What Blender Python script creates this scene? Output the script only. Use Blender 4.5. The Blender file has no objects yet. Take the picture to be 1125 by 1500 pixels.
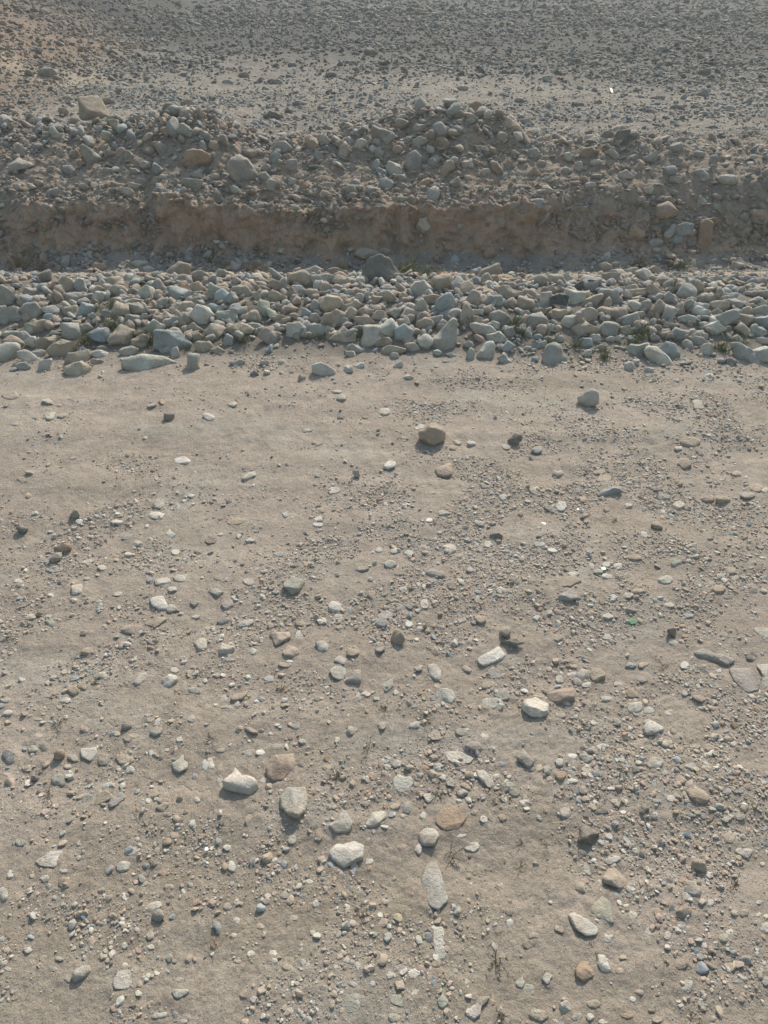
import bpy, math, random
import numpy as np
import bmesh
from mathutils import Vector

# ------------------------------------------------------------------ camera, sky, sun
scene = bpy.context.scene
COL = scene.collection
F, CX, CY = 1133.0, 562.5, 750.0            # focal length and centre in pixels of the 1125x1500 photograph
PITCH, CAM_H = math.radians(37.5), 1.6
cam_data = bpy.data.cameras.new('camera')
cam_data.sensor_fit = 'VERTICAL'
cam_data.sensor_height = 24.0
cam_data.lens = 24.0 * F / 1500.0
cam_data.clip_start, cam_data.clip_end = 0.02, 1000.0
cam = bpy.data.objects.new('camera', cam_data)
COL.objects.link(cam)
cam.location = (0, 0, CAM_H)
cam.rotation_euler = (math.pi / 2 - PITCH, 0, 0)
scene.camera = cam

SUN_EL, SUN_AZ = math.radians(37.0), math.radians(15.0)      # ahead of the camera, a little to the right
sun_pos = Vector((math.sin(SUN_AZ) * math.cos(SUN_EL), math.cos(SUN_AZ) * math.cos(SUN_EL), math.sin(SUN_EL)))
world = bpy.data.worlds.new('World')
scene.world = world
world.use_nodes = True
wn = world.node_tree.nodes
wn.clear()
sky = wn.new('ShaderNodeTexSky')
sky.sky_type = 'NISHITA'
sky.sun_disc = False
sky.sun_elevation, sky.sun_rotation = SUN_EL, SUN_AZ
sky.air_density, sky.dust_density, sky.ozone_density = 2.0, 2.5, 1.0
bg = wn.new('ShaderNodeBackground')
bg.inputs['Strength'].default_value = 0.125
wo = wn.new('ShaderNodeOutputWorld')
world.node_tree.links.new(sky.outputs[0], bg.inputs[0])
world.node_tree.links.new(bg.outputs[0], wo.inputs[0])
sun_data = bpy.data.lights.new('sun', 'SUN')
sun_data.energy = 4.0
sun_data.angle = math.radians(0.5)
sun_data.color = (1.0, 0.915, 0.80)
sun = bpy.data.objects.new('sun', sun_data)
COL.objects.link(sun)
sun.location = sun_pos * 50
sun.rotation_euler = (-sun_pos).to_track_quat('-Z', 'Y').to_euler()
HAZE = .006                                   # density of the haze added for the lens veil, per metre
scene.view_settings.view_transform = 'Standard'
scene.view_settings.look = 'None'
scene.view_settings.exposure = 0.31
scene.view_settings.gamma = 1.0
scene.cycles.max_bounces = 5
scene.cycles.diffuse_bounces = 3
scene.cycles.use_denoising = True

rng = np.random.default_rng(11)
random.seed(11)

# ------------------------------------------------------------------ noise
_perm = np.random.default_rng(3).permutation(256)
_perm = np.concatenate([_perm, _perm, _perm])
_g = np.random.default_rng(4).normal(size=(256, 3))
_g /= np.linalg.norm(_g, axis=1)[:, None]
_perm = _perm.astype(np.int32)
_gx, _gy, _gz = (np.ascontiguousarray(_g[:, i], dtype=np.float32) for i in range(3))


def pn(x, y, z):
    x, y, z = np.broadcast_arrays(np.asarray(x, np.float32), np.asarray(y, np.float32), np.asarray(z, np.float32))
    xf, yf, zf = np.floor(x), np.floor(y), np.floor(z)
    xi, yi, zi = xf.astype(np.int32) & 255, yf.astype(np.int32) & 255, zf.astype(np.int32) & 255
    xf, yf, zf = x - xf, y - yf, z - zf
    u, v, w = (t * t * t * (t * (t * 6 - 15) + 10) for t in (xf, yf, zf))
    out = np.zeros(x.shape, np.float32)
    for i in (0, 1):
        wx = u if i else 1 - u
        a = _perm[xi + i]
        for j in (0, 1):
            wy = wx * (v if j else 1 - v)
            b = _perm[(a + yi + j) & 255]
            for k in (0, 1):
                gi = _perm[(b + zi + k) & 255]
                out += wy * (w if k else 1 - w) * (_gx[gi] * (xf - i) + _gy[gi] * (yf - j) + _gz[gi] * (zf - k))
    return out * 1.5


def fbm(x, y, z=0.0, n=4, gain=0.5):
    s, a, f = 0, 1.0, 1.0
    for i in range(n):
        s = s + a * pn(np.asarray(x) * f + 7.3 * i, np.asarray(y) * f + 3.1 * i, np.asarray(z) * f + 5.7 * i)
        a *= gain
        f *= 2.03
    return s


def sstep(a, b, t):
    t = np.clip((t - a) / (b - a), 0, 1)
    return t * t * (3 - 2 * t)


# ------------------------------------------------------------------ terrain
# mounds of spoil on the bank: x, y, height, half-width x, half-width y
MOUNDS = [(-2.15, 5.75, .12, .75, .42), (-1.28, 5.66, .19, .42, .36), (0.42, 5.68, .23, .60, .36), (-.42, 5.58, .07, .45, .25),
          (1.62, 5.5, .09, .5, .28), (2.5, 5.5, .03, .5, .3), (-3.2, 5.9, .14, .7, .5), (-4.6, 6.0, .12, .9, .5), (3.9, 5.7, .1, .8, .4)]


def face_line(x):
    return 4.63 + .11 * pn(x * .9, 2.2, 0) + .085 * np.abs(pn(x * 2.6, 8.2, 0)) + .05 * pn(x * 6.3, 5.2, 0) + .025 * pn(x * 13, 1.2, 0) + .012 * pn(x * 37, 4.2, 0) + .05 * np.exp(-((x + 1.44) / .05) ** 2) * 1.6 + .05 * np.exp(-((x - .06) / .03) ** 2)


def H(x, y):
    """height of the land without its fine relief"""
    x, y = np.asarray(x, float), np.asarray(y, float)
    z = .012 * pn(x * .9, y * .9, 1.5) + .006 * pn(x * 2.3, y * 2.3, 4.5) * sstep(.2, 1, y)
    hump = sstep(3.22 + .08 * pn(x * 1.7, 0, 3), 3.75, y) * (1 - sstep(3.9, 4.36, y))
    z = z + (.07 + .035 * pn(x * 2.1, y * 2.1, 8)) * hump
    z = z - .055 * np.exp(-((y - 4.50) / .14) ** 2)
    fl = face_line(x)
    top = .23 + .06 * pn(x * 1.1, 5.1, 0) + .045 * pn(x * 3.7, 6.1, 0)
    top = top - .07 * np.exp(-((x + 1.48) / .1) ** 2) - .05 * np.exp(-((x + 2.6) / .3) ** 2)
    wide = .13 + .24 * np.clip(sstep(-1.9, -2.6, x) + 1.5 * sstep(.9, 2.0, x), 0, 1.5) + .05 * pn(x * 6, 3, 1) + .30 * np.clip(pn(x * 1.9, 9.4, 2) - .12, 0, 1)
    z = z + top * sstep(0, 1, (y - fl) / wide)
    s = np.clip((y - fl - .1) / .75, 0, 1)
    z = z + (.34 - top) * (s * (2 - s)) * (y > fl + .1)
    for mx, my, mh, sx, sy in MOUNDS:
        z = z + mh * np.exp(-np.abs((x - mx) / sx) ** 2.4 - np.abs((y - my) / sy) ** 2.2) * (1 + .5 * pn(x * 4, y * 4, 9))
    far = sstep(6.2, 9, y)
    z = z + far * (.05 * pn(x * .5, y * .5, 2) + .02 * pn(x * 1.7, y * 1.7, 3))
    z = z + 1.0 * sstep(-2.7, -6.2, x + .5 * pn(y * .5, 3, 3)) * sstep(6.9, 9.0, y) * (1 - .6 * sstep(22, 40, y)) * (1 + .35 * pn(x * .8, y * .8, 7))
    z = z + .012 * np.clip(y - 12, 0, 200)
    return z


def fine(x, y):
    """fine relief added to the land meshes"""
    tr = 1 - sstep(3.2, 3.5, y)
    n1 = pn(x * 9, y * 9, 1)
    z = .005 * n1 + .0038 * pn(x * 24, y * 24, 2) + .0028 * pn(x * 60, y * 60, 3) + .0016 * pn(x * 140, y * 140, 7)
    z = z * (tr * (.55 + .45 * pn(x * 1.4, y * 1.4, 12)) + .15 + (1 - tr) * 1.0)
    # shallow, trodden and driven-over steps that run along the track
    z = z + tr * .004 * np.tanh(4 * pn(x * .8, y * 5.5, 21)) * sstep(.25, .9, y)
    bank = sstep(4.5, 4.62, y) * (1 - sstep(6.0, 6.6, y))
    z = z + bank * (.024 * pn(x * 9, y * 9, 5) + .016 * pn(x * 22, y * 22, 6) + .006 * pn(x * 50, y * 50, 8))
    fld = sstep(6.0, 6.6, y)
    z = z + fld * (.02 * pn(x * 3, y * 3, 5) + .012 * pn(x * 10, y * 10, 6) + .006 * pn(x * 26, y * 26, 16))
    return z


def axes(px, py):
    """unit ray, view-right and view-up of a picture point"""
    a, b = (px - CX) / F, -(py - CY) / F
    d = np.array([a, math.cos(PITCH) + b * math.sin(PITCH), -math.sin(PITCH) + b * math.cos(PITCH)])
    d = d / np.linalg.norm(d)
    r = np.array([1.0, 0, 0]) - d * d[0]
    r /= np.linalg.norm(r)
    u = np.cross(r, d)
    return d, r, u


def hit(px, py):
    """where the ray of a picture point meets the land"""
    d, r, u = axes(px, py)
    t0 = max(.5, (CAM_H - .16) / max(-d[2], 1e-3) * .62 if py > 540 else 2.0)
    t = np.concatenate([np.arange(t0, 9, .04), np.arange(9, 90, .3)])
    for k in (0, 1):
        p = np.array([0, 0, CAM_H]) + t[:, None] * d
        gap = p[:, 2] - H(p[:, 0], p[:, 1])
        i = int(np.argmax(gap < 0)) if (gap < 0).any() else len(t) - 1
        i = max(i, 1)
        if k == 0:
            t = np.linspace(t[i - 1], t[i], 6)
    g0, g1 = gap[i - 1], gap[i]
    tt = t[i - 1] + (t[i] - t[i - 1]) * np.clip(g0 / max(g0 - g1, 1e-9), 0, 1)
    return np.array([0, 0, CAM_H]) + tt * d


def mesh_np(name, verts, faces, mat, col=None, smooth=True):
    me = bpy.data.meshes.new(name)
    n, k = faces.shape
    me.vertices.add(len(verts))
    me.vertices.foreach_set('co', np.ascontiguousarray(verts, dtype=np.float32).ravel())
    me.loops.add(n * k)
    me.loops.foreach_set('vertex_index', np.ascontiguousarray(faces, dtype=np.int32).ravel())
    me.polygons.add(n)
    me.polygons.foreach_set('loop_start', np.arange(0, n * k, k, dtype=np.int32))
    me.update(calc_edges=True)
    me.polygons.foreach_set('use_smooth', np.full(n, smooth, dtype=bool))
    if col is not None:
        at = me.attributes.new('col', 'FLOAT_COLOR', 'POINT')
        c = np.ones((len(verts), 4), dtype=np.float32)
        c[:, :3] = col
        at.data.foreach_set('color', c.ravel())
    me.materials.append(mat)
    return me


def link(name, me, **props):
    o = bpy.data.objects.new(name, me)
    COL.objects.link(o)
    for k, v in props.items():
        o[k] = v
    return o


# ------------------------------------------------------------------ materials
def new_mat(name):
    m = bpy.data.materials.new(name)
    m.use_nodes = True
    nt = m.node_tree
    nt.nodes.clear()
    out = nt.nodes.new('ShaderNodeOutputMaterial')
    b = nt.nodes.new('ShaderNodeBsdfPrincipled')
    nt.links.new(b.outputs[0], out.inputs[0])
    return m, nt, b


def node(nt, kind, **kw):
    n = nt.nodes.new(kind)
    for k, v in kw.items():
        if k in n.inputs:
            n.inputs[k].default_value = v
        else:
            setattr(n, k, v)
    return n


def noise_node(nt, pos, scale, detail=4, rough=.6):
    n = node(nt, 'ShaderNodeTexNoise', Scale=scale, Detail=detail, Roughness=rough)
    nt.links.new(pos, n.inputs['Vector'])
    return n.outputs[0]


def ramp(nt, fac, stops):
    r = nt.nodes.new('ShaderNodeValToRGB')
    while len(r.color_ramp.elements) < len(stops):
        r.color_ramp.elements.new(.5)
    for e, (p, v) in zip(r.color_ramp.elements, stops):
        e.position = p
        e.color = (v, v, v, 1) if not isinstance(v, tuple) else (*v, 1)
    nt.links.new(fac, r.inputs[0])
    return r.outputs[0]


def mul(nt, a, b, fac=1.0, mode='MULTIPLY'):
    m = nt.nodes.new('ShaderNodeMix')
    m.data_type, m.blend_type = 'RGBA', mode
    m.inputs[0].default_value = fac
    nt.links.new(a, m.inputs[6])
    nt.links.new(b, m.inputs[7])
    return m.outputs[2]


def mathn(nt, op, a, b):
    m = nt.nodes.new('ShaderNodeMath')
    m.operation = op
    for i, v in enumerate((a, b)):
        if isinstance(v, (int, float)):
            m.inputs[i].default_value = v
        else:
            nt.links.new(v, m.inputs[i])
    return m.outputs[0]


def bump(nt, h, dist, strength=1.0, prev=None):
    b = node(nt, 'ShaderNodeBump', Strength=strength, Distance=dist)
    nt.links.new(h, b.inputs['Height'])
    if prev is not None:
        nt.links.new(prev, b.inputs['Normal'])
    return b.outputs[0]


def earth_mat(name, grain, crack, relief=1.0, rough=.95):
    m, nt, b = new_mat(name)
    pos = nt.nodes.new('ShaderNodeNewGeometry').outputs['Position']
    at = node(nt, 'ShaderNodeAttribute', attribute_name='col')
    c = at.outputs['Color']
    c = mul(nt, c, ramp(nt, noise_node(nt, pos, 14 * grain, 6, .65), [(.3, .84), (.7, 1.14)]))
    c = mul(nt, c, ramp(nt, noise_node(nt, pos, 120 * grain, 5, .7), [(.32, .80), (.52, 1.0), (.72, 1.16)]))
    c = mul(nt, c, ramp(nt, noise_node(nt, pos, 420 * grain, 2, .6), [(.3, .82), (.7, 1.16)]))
    # stray darker grit
    v = node(nt, 'ShaderNodeTexVoronoi', Scale=230 * grain, Randomness=1.0)
    nt.links.new(pos, v.inputs['Vector'])
    sep = nt.nodes.new('ShaderNodeSeparateColor')
    nt.links.new(v.outputs['Color'], sep.inputs[0])
    grit = mathn(nt, 'MULTIPLY', mathn(nt, 'LESS_THAN', v.outputs['Distance'], .32), mathn(nt, 'GREATER_THAN', sep.outputs[0], .80))
    gm = nt.nodes.new('ShaderNodeMix')
    gm.data_type = 'RGBA'
    nt.links.new(mathn(nt, 'MULTIPLY', grit, .55), gm.inputs[0])
    nt.links.new(c, gm.inputs[6])
    gm.inputs[7].default_value = (.15, .13, .11, 1)
    nt.links.new(gm.outputs[2], b.inputs['Base Color'])
    b.inputs['Roughness'].default_value = rough
    b.inputs['Specular IOR Level'].default_value = .15
    n = bump(nt, noise_node(nt, pos, 55 * grain, 6, .7), relief * .007 / grain, .8)
    n = bump(nt, noise_node(nt, pos, 160 * grain, 5, .7), relief * .0035 / grain, .8, n)
    n = bump(nt, noise_node(nt, pos, 420 * grain, 3, .6), relief * .0012 / grain, .8, n)
    n = bump(nt, grit, relief * .0022 / grain, .8, n)
    if crack:
        wob = nt.nodes.new('ShaderNodeVectorMath')
        wob.operation = 'ADD'
        nz = node(nt, 'ShaderNodeTexNoise', Scale=22.0, Detail=3.0)
        nt.links.new(pos, nz.inputs['Vector'])
        sc = nt.nodes.new('ShaderNodeVectorMath')
        sc.operation = 'SCALE'
        sc.inputs['Scale'].default_value = .05
        nt.links.new(nz.outputs['Color'], sc.inputs[0])
        nt.links.new(pos, wob.inputs[0])
        nt.links.new(sc.outputs[0], wob.inputs[1])
        vc = node(nt, 'ShaderNodeTexVoronoi', feature='DISTANCE_TO_EDGE', Scale=11.0 if grain == 1 else 8.0)
        nt.links.new(wob.outputs[0], vc.inputs['Vector'])
        line = ramp(nt, vc.outputs['Distance'], [(0.0, 0.0), (.022, 1.0)])
        where = ramp(nt, noise_node(nt, pos, 2.6, 2, .5), [(.5, 1.0), (.6, 0.0)])
        h = mathn(nt, 'MAXIMUM', line, where)
        n = bump(nt, h, .0022 if grain == 1 else .006, .6, n)
    nt.links.new(n, b.inputs['Normal'])
    return m


def stone_mat(name, grain=1.0, pits=1.0, dust=.35):
    m, nt, b = new_mat(name)
    pos = nt.nodes.new('ShaderNodeNewGeometry').outputs['Position']
    at = node(nt, 'ShaderNodeAttribute', attribute_name='col')
    c = at.outputs['Color']
    c = mul(nt, c, ramp(nt, noise_node(nt, pos, 28 * grain, 5, .65), [(.3, .80), (.55, 1.0), (.72, 1.16)]))
    c = mul(nt, c, ramp(nt, noise_node(nt, pos, 150 * grain, 4, .7), [(.3, .80), (.5, 1.0), (.7, 1.14)]))
    dm = nt.nodes.new('ShaderNodeMix')
    dm.data_type = 'RGBA'
    df = ramp(nt, noise_node(nt, pos, 17 * grain, 4, .6), [(.42, 0.0), (.66, dust)])
    nt.links.new(df, dm.inputs[0])
    nt.links.new(c, dm.inputs[6])
    dm.inputs[7].default_value = (.30, .255, .20, 1)
    nt.links.new(dm.outputs[2], b.inputs['Base Color'])
    b.inputs['Roughness'].default_value = .82
    b.inputs['Specular IOR Level'].default_value = .25
    n = bump(nt, noise_node(nt, pos, 42 * grain, 6, .7), .012 * pits / grain, .8)
    n = bump(nt, noise_node(nt, pos, 210 * grain, 4, .7), .0025 * pits / grain, .8, n)
    nt.links.new(n, b.inputs['Normal'])
    return m


M_TRACK = earth_mat('packed_silt', 1.0, True)
M_BANK = earth_mat('bank_earth', .6, True, .6)
M_FIELD = earth_mat('field_earth', .35, False)
M_STONE = stone_mat('limestone', 1.0)
M_ROUGH = stone_mat('weathered_rock', .6, 1.0)
M_GRAVEL = stone_mat('gravel_stone', 1.6, .5, .25)


def plain_mat(name, color, rough=.7, spec=.3, var=.25, scale=90, metal=0.0, trans=0.0):
    m, nt, b = new_mat(name)
    pos = nt.nodes.new('ShaderNodeNewGeometry').outputs['Position']
    rgb = node(nt, 'ShaderNodeRGB')
    rgb.outputs[0].default_value = (*color, 1)
    c = mul(nt, rgb.outputs[0], ramp(nt, noise_node(nt, pos, scale, 3), [(.3, 1 - var), (.7, 1 + var)]))
    nt.links.new(c, b.inputs['Base Color'])
    b.inputs['Roughness'].default_value = rough
    b.inputs['Specular IOR Level'].default_value = spec
    b.inputs['Metallic'].default_value = metal
    b.inputs['Transmission Weight'].default_value = trans
    return m


M_WEED = plain_mat('dry_weed', (.11, .10, .07), .8)
M_RED = plain_mat('red_dry_weed', (.13, .055, .035), .8)
M_GRASS = plain_mat('green_blades', (.13, .155, .075), .7)
M_STRAW = plain_mat('straw_blades', (.24, .19, .11), .8)
M_TWIG = plain_mat('bleached_twig', (.26, .21, .15), .85)
M_WOOD = plain_mat('grey_wood', (.20, .165, .13), .85)
M_BLACK = plain_mat('black_plastic', (.075, .08, .085), .45, .5)
M_GREEN = plain_mat('green_glass', (.06, .21, .09), .12, .8, .3, 200)
M_AQUA = plain_mat('pale_green_plastic', (.25, .50, .40), .4, .4)
M_WHITE = plain_mat('white_glazed_scrap', (.85, .85, .84), .15, .8, .04)

# ------------------------------------------------------------------ land meshes
SOIL = np.array([.312, .270, .228])
REDSOIL = np.array([.335, .24, .175])
BANKSOIL = np.array([.25, .212, .172])
FIELDSOIL = np.array([.225, .205, .178])


def spaced(a, b, n):                              # rows that widen with distance
    t = np.linspace(0, 1, n)
    q = math.atan2(CAM_H, a) + (math.atan2(CAM_H, b) - math.atan2(CAM_H, a)) * t
    return CAM_H / np.tan(q)


rows = np.concatenate([np.linspace(-1.2, .3, 50)[:-1], spaced(.3, 3.25, 520)[:-1], np.linspace(3.25, 4.45, 95)[:-1], np.linspace(4.45, 4.95, 130)[:-1],
                       np.linspace(4.95, 6.2, 200)[:-1], spaced(6.2, 30, 230)[:-1], np.geomspace(30, 240, 40)])
NC = 820
u = np.linspace(-1, 1, NC)
u = .55 * u + .45 * u ** 3
GX = u[None, :] * (1.6 + .95 * np.clip(rows, 0, 400))[:, None]
GY = np.repeat(rows[:, None], NC, 1)
GZ = H(GX, GY) + fine(GX, GY)
_i0, _i1 = np.searchsorted(rows, (4.46, 5.0))         # ledges, hollows and overhangs of the cut face
_x, _y, _z = GX[_i0:_i1], GY[_i0:_i1], GZ[_i0:_i1]
_m = sstep(-.10, .0, _y - face_line(_x)) * (1 - sstep(.12, .24, _y - face_line(_x)))
GY = GY.copy()
GY[_i0:_i1] += _m * ((.038) * fbm(_x * 7, _z * 9, 3, 3) + .02 * fbm(_x * 24, _z * 34, 5, 3) - .03 * np.clip(_z - .14, 0, .1) / .1)


def land(name, y0, y1, mat, colour):
    i0, i1 = int(np.searchsorted(rows, y0)), int(np.searchsorted(rows, y1))
    i1 = min(i1, len(rows) - 1)
    x, y, z = GX[i0:i1 + 1], GY[i0:i1 + 1], GZ[i0:i1 + 1]
    nr = i1 - i0 + 1
    idx = np.arange(nr * NC).reshape(nr, NC)
    f = np.stack([idx[:-1, :-1], idx[:-1, 1:], idx[1:, 1:], idx[1:, :-1]], -1).reshape(-1, 4)
    me = mesh_np(name, np.stack([x, y, z], -1).reshape(-1, 3), f, mat, colour(x, y, z).reshape(-1, 3))
    return link(name, me, kind='structure')


def mix(a, b, t):
    return a + (b - a) * t[..., None]


def track_colour(x, y, z):
    t = np.clip(.5 + .9 * fbm(x * 1.1, y * 1.6, 3, 4), 0, 1)
    c = mix(SOIL * .93, SOIL * 1.06, t)
    pale = np.clip(fbm(x * 2.2, y * 4.0, 9, 4) * 1.6 - .1, 0, 1)
    c = mix(c, np.array([.32, .305, .268]), pale * .5)
    warm = np.clip(fbm(x * 1.6, y * 2.1, 29, 3) * 1.6 - .25, 0, 1)
    c = mix(c, np.array([.275, .232, .18]), warm * .4)
    near = (1 - sstep(.5, 1.7, y)) * np.clip(.5 + fbm(x * 1.3, y * 1.5, 19, 3), 0, 1)
    c = mix(c, np.array([.255, .222, .175]), near * .7)
    streak = np.clip(fbm(x * 1.2, y * 16, 39, 4) * 1.5, -1, 1)
    c = c * (1 + .07 * streak)[..., None]
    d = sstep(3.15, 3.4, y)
    c = mix(c, np.array([.185, .165, .14]), d * sstep(4.34, 4.24, y))  # soil under the row darkened to paint in the shade between cobbles
    red = np.exp(-((y - 4.36) / .13) ** 2) * np.clip(.6 + 1.3 * pn(x * 1.5, 4, 4), 0, 1)
    return mix(c, np.array([.40, .27, .17]), red * .85)


def bank_colour(x, y, z):
    fl = face_line(x)
    c = mix(np.broadcast_to(BANKSOIL, x.shape + (3,)), np.array([.275, .225, .175]), np.clip(.4 + fbm(x * 3, y * 3, 4, 3), 0, 1))
    c = mix(c, np.array([.225, .205, .18]), (1 - sstep(-.05, .03, y - fl)))  # shadow at the foot of the cut face put into the soil colour
    c = c * (1 + .16 * fbm(x * 2.5, z * 26, 27, 3) * (y < fl + .3))[..., None]
    face = sstep(-.03, .03, y - fl) * (1 - sstep(.13, .22, y - fl))
    red = np.clip(.75 + .5 * fbm(x * 2, z * 9, 7, 3), 0, 1)
    c = mix(c, REDSOIL, face * red)
    spots = np.clip(fbm(x * 4, y * 4, 14, 3) * 2 - .2, 0, 1) * (y > fl + .15)
    c = mix(c, np.array([.29, .195, .135]), spots * .6)
    return mix(c, FIELDSOIL, sstep(5.8, 6.2, y))


def field_colour(x, y, z):
    c = mix(FIELDSOIL * .94, FIELDSOIL * 1.08, np.clip(.5 + fbm(x * .8, y * .8, 4, 4), 0, 1))
    hill = sstep(-2.5, -3.6, x + .4 * pn(x, y, 3)) * sstep(6.6, 7.4, y) * (1 - sstep(10.5, 13.5, y))
    c = mix(c, np.array([.255, .185, .135]), hill * .9)
    bare = np.exp(-((x + 3.3) / .8) ** 2 - ((y - 8.6) / .4) ** 2)
    c = mix(c, np.array([.36, .31, .235]), bare * .7)
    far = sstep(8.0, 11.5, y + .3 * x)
    return mix(c, np.array([.075, .078, .078]), far * .92)  # lens darkening at the top of the view painted into the far soil



# ------------------------------------------------------------------ stone shapes
_ico = {}


def ico(n):
    if n not in _ico:
        bm = bmesh.new()
        bmesh.ops.create_icosphere(bm, subdivisions=n, radius=1.0)
        _ico[n] = (np.array([v.co[:] for v in bm.verts]), np.array([[v.index for v in f.verts] for f in bm.faces]))
        bm.free()
    return _ico[n]


AZ = np.linspace(0, 2 * math.pi, 257)


def outline_table(pts):
    """radius of a star-shaped outline against the angle"""
    P = np.asarray(pts, float)
    Q = np.roll(P, -1, 0)
    e = Q - P
    dx, dy = np.cos(AZ)[:, None], np.sin(AZ)[:, None]
    den = dx * e[:, 1] - dy * e[:, 0]
    den = np.where(np.abs(den) < 1e-12, 1e-12, den)
    t = (P[:, 0] * e[:, 1] - P[:, 1] * e[:, 0]) / den
    s = (P[:, 0] * dy - P[:, 1] * dx) / den
    R = np.where((s >= -1e-6) & (s <= 1 + 1e-6) & (t > 0), t, 0).max(1)
    R[R == 0] = R[R > 0].mean()
    k = np.array([1, 2, 3, 2, 1], float) / 9
    Rp = np.concatenate([R[-3:-1], R[:-1], R[:3]])
    R = np.convolve(Rp, k, 'valid')[:257]
    R[-1] = R[0]
    return R


def random_outline(r, w, h, ang, shape):
    k = {'a': r.integers(4, 7), 'f': r.integers(5, 8), 'e': r.integers(6, 9)}.get(shape, r.integers(6, 9))
    a = (np.arange(k) + r.uniform(-.34, .34, k)) * 2 * math.pi / k + r.uniform(0, 6.28)
    j = {'a': .18, 'f': .14, 'e': .10}.get(shape, .10)
    rad = 1.04 + r.uniform(-j, j, k)
    x, y = np.cos(a) * rad, np.sin(a) * rad
    x, y = x - (x.max() + x.min()) / 2, y - (y.max() + y.min()) / 2
    x, y = x / x.max() * w / 2, y / y.max() * h / 2
    c, s = math.cos(ang), math.sin(ang)
    return np.stack([x * c - y * s, x * s + y * c], -1)


def lump(r, sub, out, depth, shape, low=False, keep=False, rough=1.0):
    """verts (outline axis 1, outline axis 2, depth axis) and faces of one stone whose silhouette along the depth axis is OUT"""
    V, Fc = ico(sub)
    R = outline_table(out)
    az = np.arctan2(V[:, 1], V[:, 0]) % (2 * math.pi)
    rad = np.interp(az, AZ, R)
    rho = np.hypot(V[:, 0], V[:, 1])
    e = {'a': .66, 'f': .5, 'e': .72}.get(shape, .78)
    ce = min(1, e + .12)
    if low:
        e, ce = e * .85, {'a': .5, 'f': .4}.get(shape, .62)
    rr, cc = rho ** e, np.sign(V[:, 2]) * np.abs(V[:, 2]) ** ce
    q = np.stack([np.cos(az) * rr, np.sin(az) * rr, cc], -1)        # normalised space
    for _ in range({'a': 15, 'f': 7, 'e': 11}.get(shape, 11)):         # broken and worn facets
        n = r.normal(size=3)
        if r.random() < .6:
            n[2] *= 1.8
        if keep:                                                      # leave a traced outline whole
            n[2] = np.sign(n[2]) * max(abs(n[2]), 1.1 * math.hypot(n[0], n[1]))
        n /= np.linalg.norm(n)
        lim = {'a': r.uniform(.46, .80), 'f': r.uniform(.72, .95)}.get(shape, r.uniform(.56, .90))
        lim += .24 * math.hypot(n[0], n[1]) ** 1.5
        over = np.clip(q @ n - lim, 0, None)
        q = q - over[:, None] * n * .97
    o = r.uniform(-50, 50, 3)
    am = {'a': .075, 'f': .06, 'e': .075}.get(shape, .07) * rough
    nz = am * fbm(q[:, 0] * 1.5 + o[0], q[:, 1] * 1.5 + o[1], q[:, 2] * 1.5 + o[2], 2)
    if sub >= 3:
        w = fbm(q[:, 0] * 4 + o[1], q[:, 1] * 4 + o[2], q[:, 2] * 4 + o[0], 3, .55)
        nz = nz + am * r.uniform(.2, .7) * np.where(w > 0, w * .5, w)          # chips and hollows
    q = q * (1 + nz)[:, None]
    tilt = r.normal(0, .2, 2)
    verts = np.stack([q[:, 0] * rad, q[:, 1] * rad, (q[:, 2] + tilt[0] * q[:, 0] + tilt[1] * q[:, 1]) * depth], -1)
    return verts, Fc


TONES = {'p': (.46, .44, .395), 'g': (.33, .322, .30), 't': (.365, .31, .25), 'b': (.295, .325, .335), 'k': (.37, .30, .25),
         'd': (.21, .20, .185), 'x': (.125, .125, .118), 'o': (.36, .265, .19), 'n': (.33, .345, .295), 'w': (.58, .565, .52)}


def stone_colour(r, tone, verts):
    c = np.array(TONES[tone]) * r.uniform(.9, 1.1) * (1 + r.normal(0, .007, 3))
    s = 25.0
    o = r.uniform(-50, 50, 3)
    m = fbm(verts[:, 0] * s + o[0], verts[:, 1] * s + o[1], verts[:, 2] * s + o[2], 3)
    c2 = c * np.array(r.choice(np.array([[.80, .75, .69], [1.10, 1.09, 1.06], [.84, .84, .85], [1.04, .97, .88]])))
    return mix(np.broadcast_to(c, verts.shape), c2, np.clip(m * 1.5 + .25, 0, 1))


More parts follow.
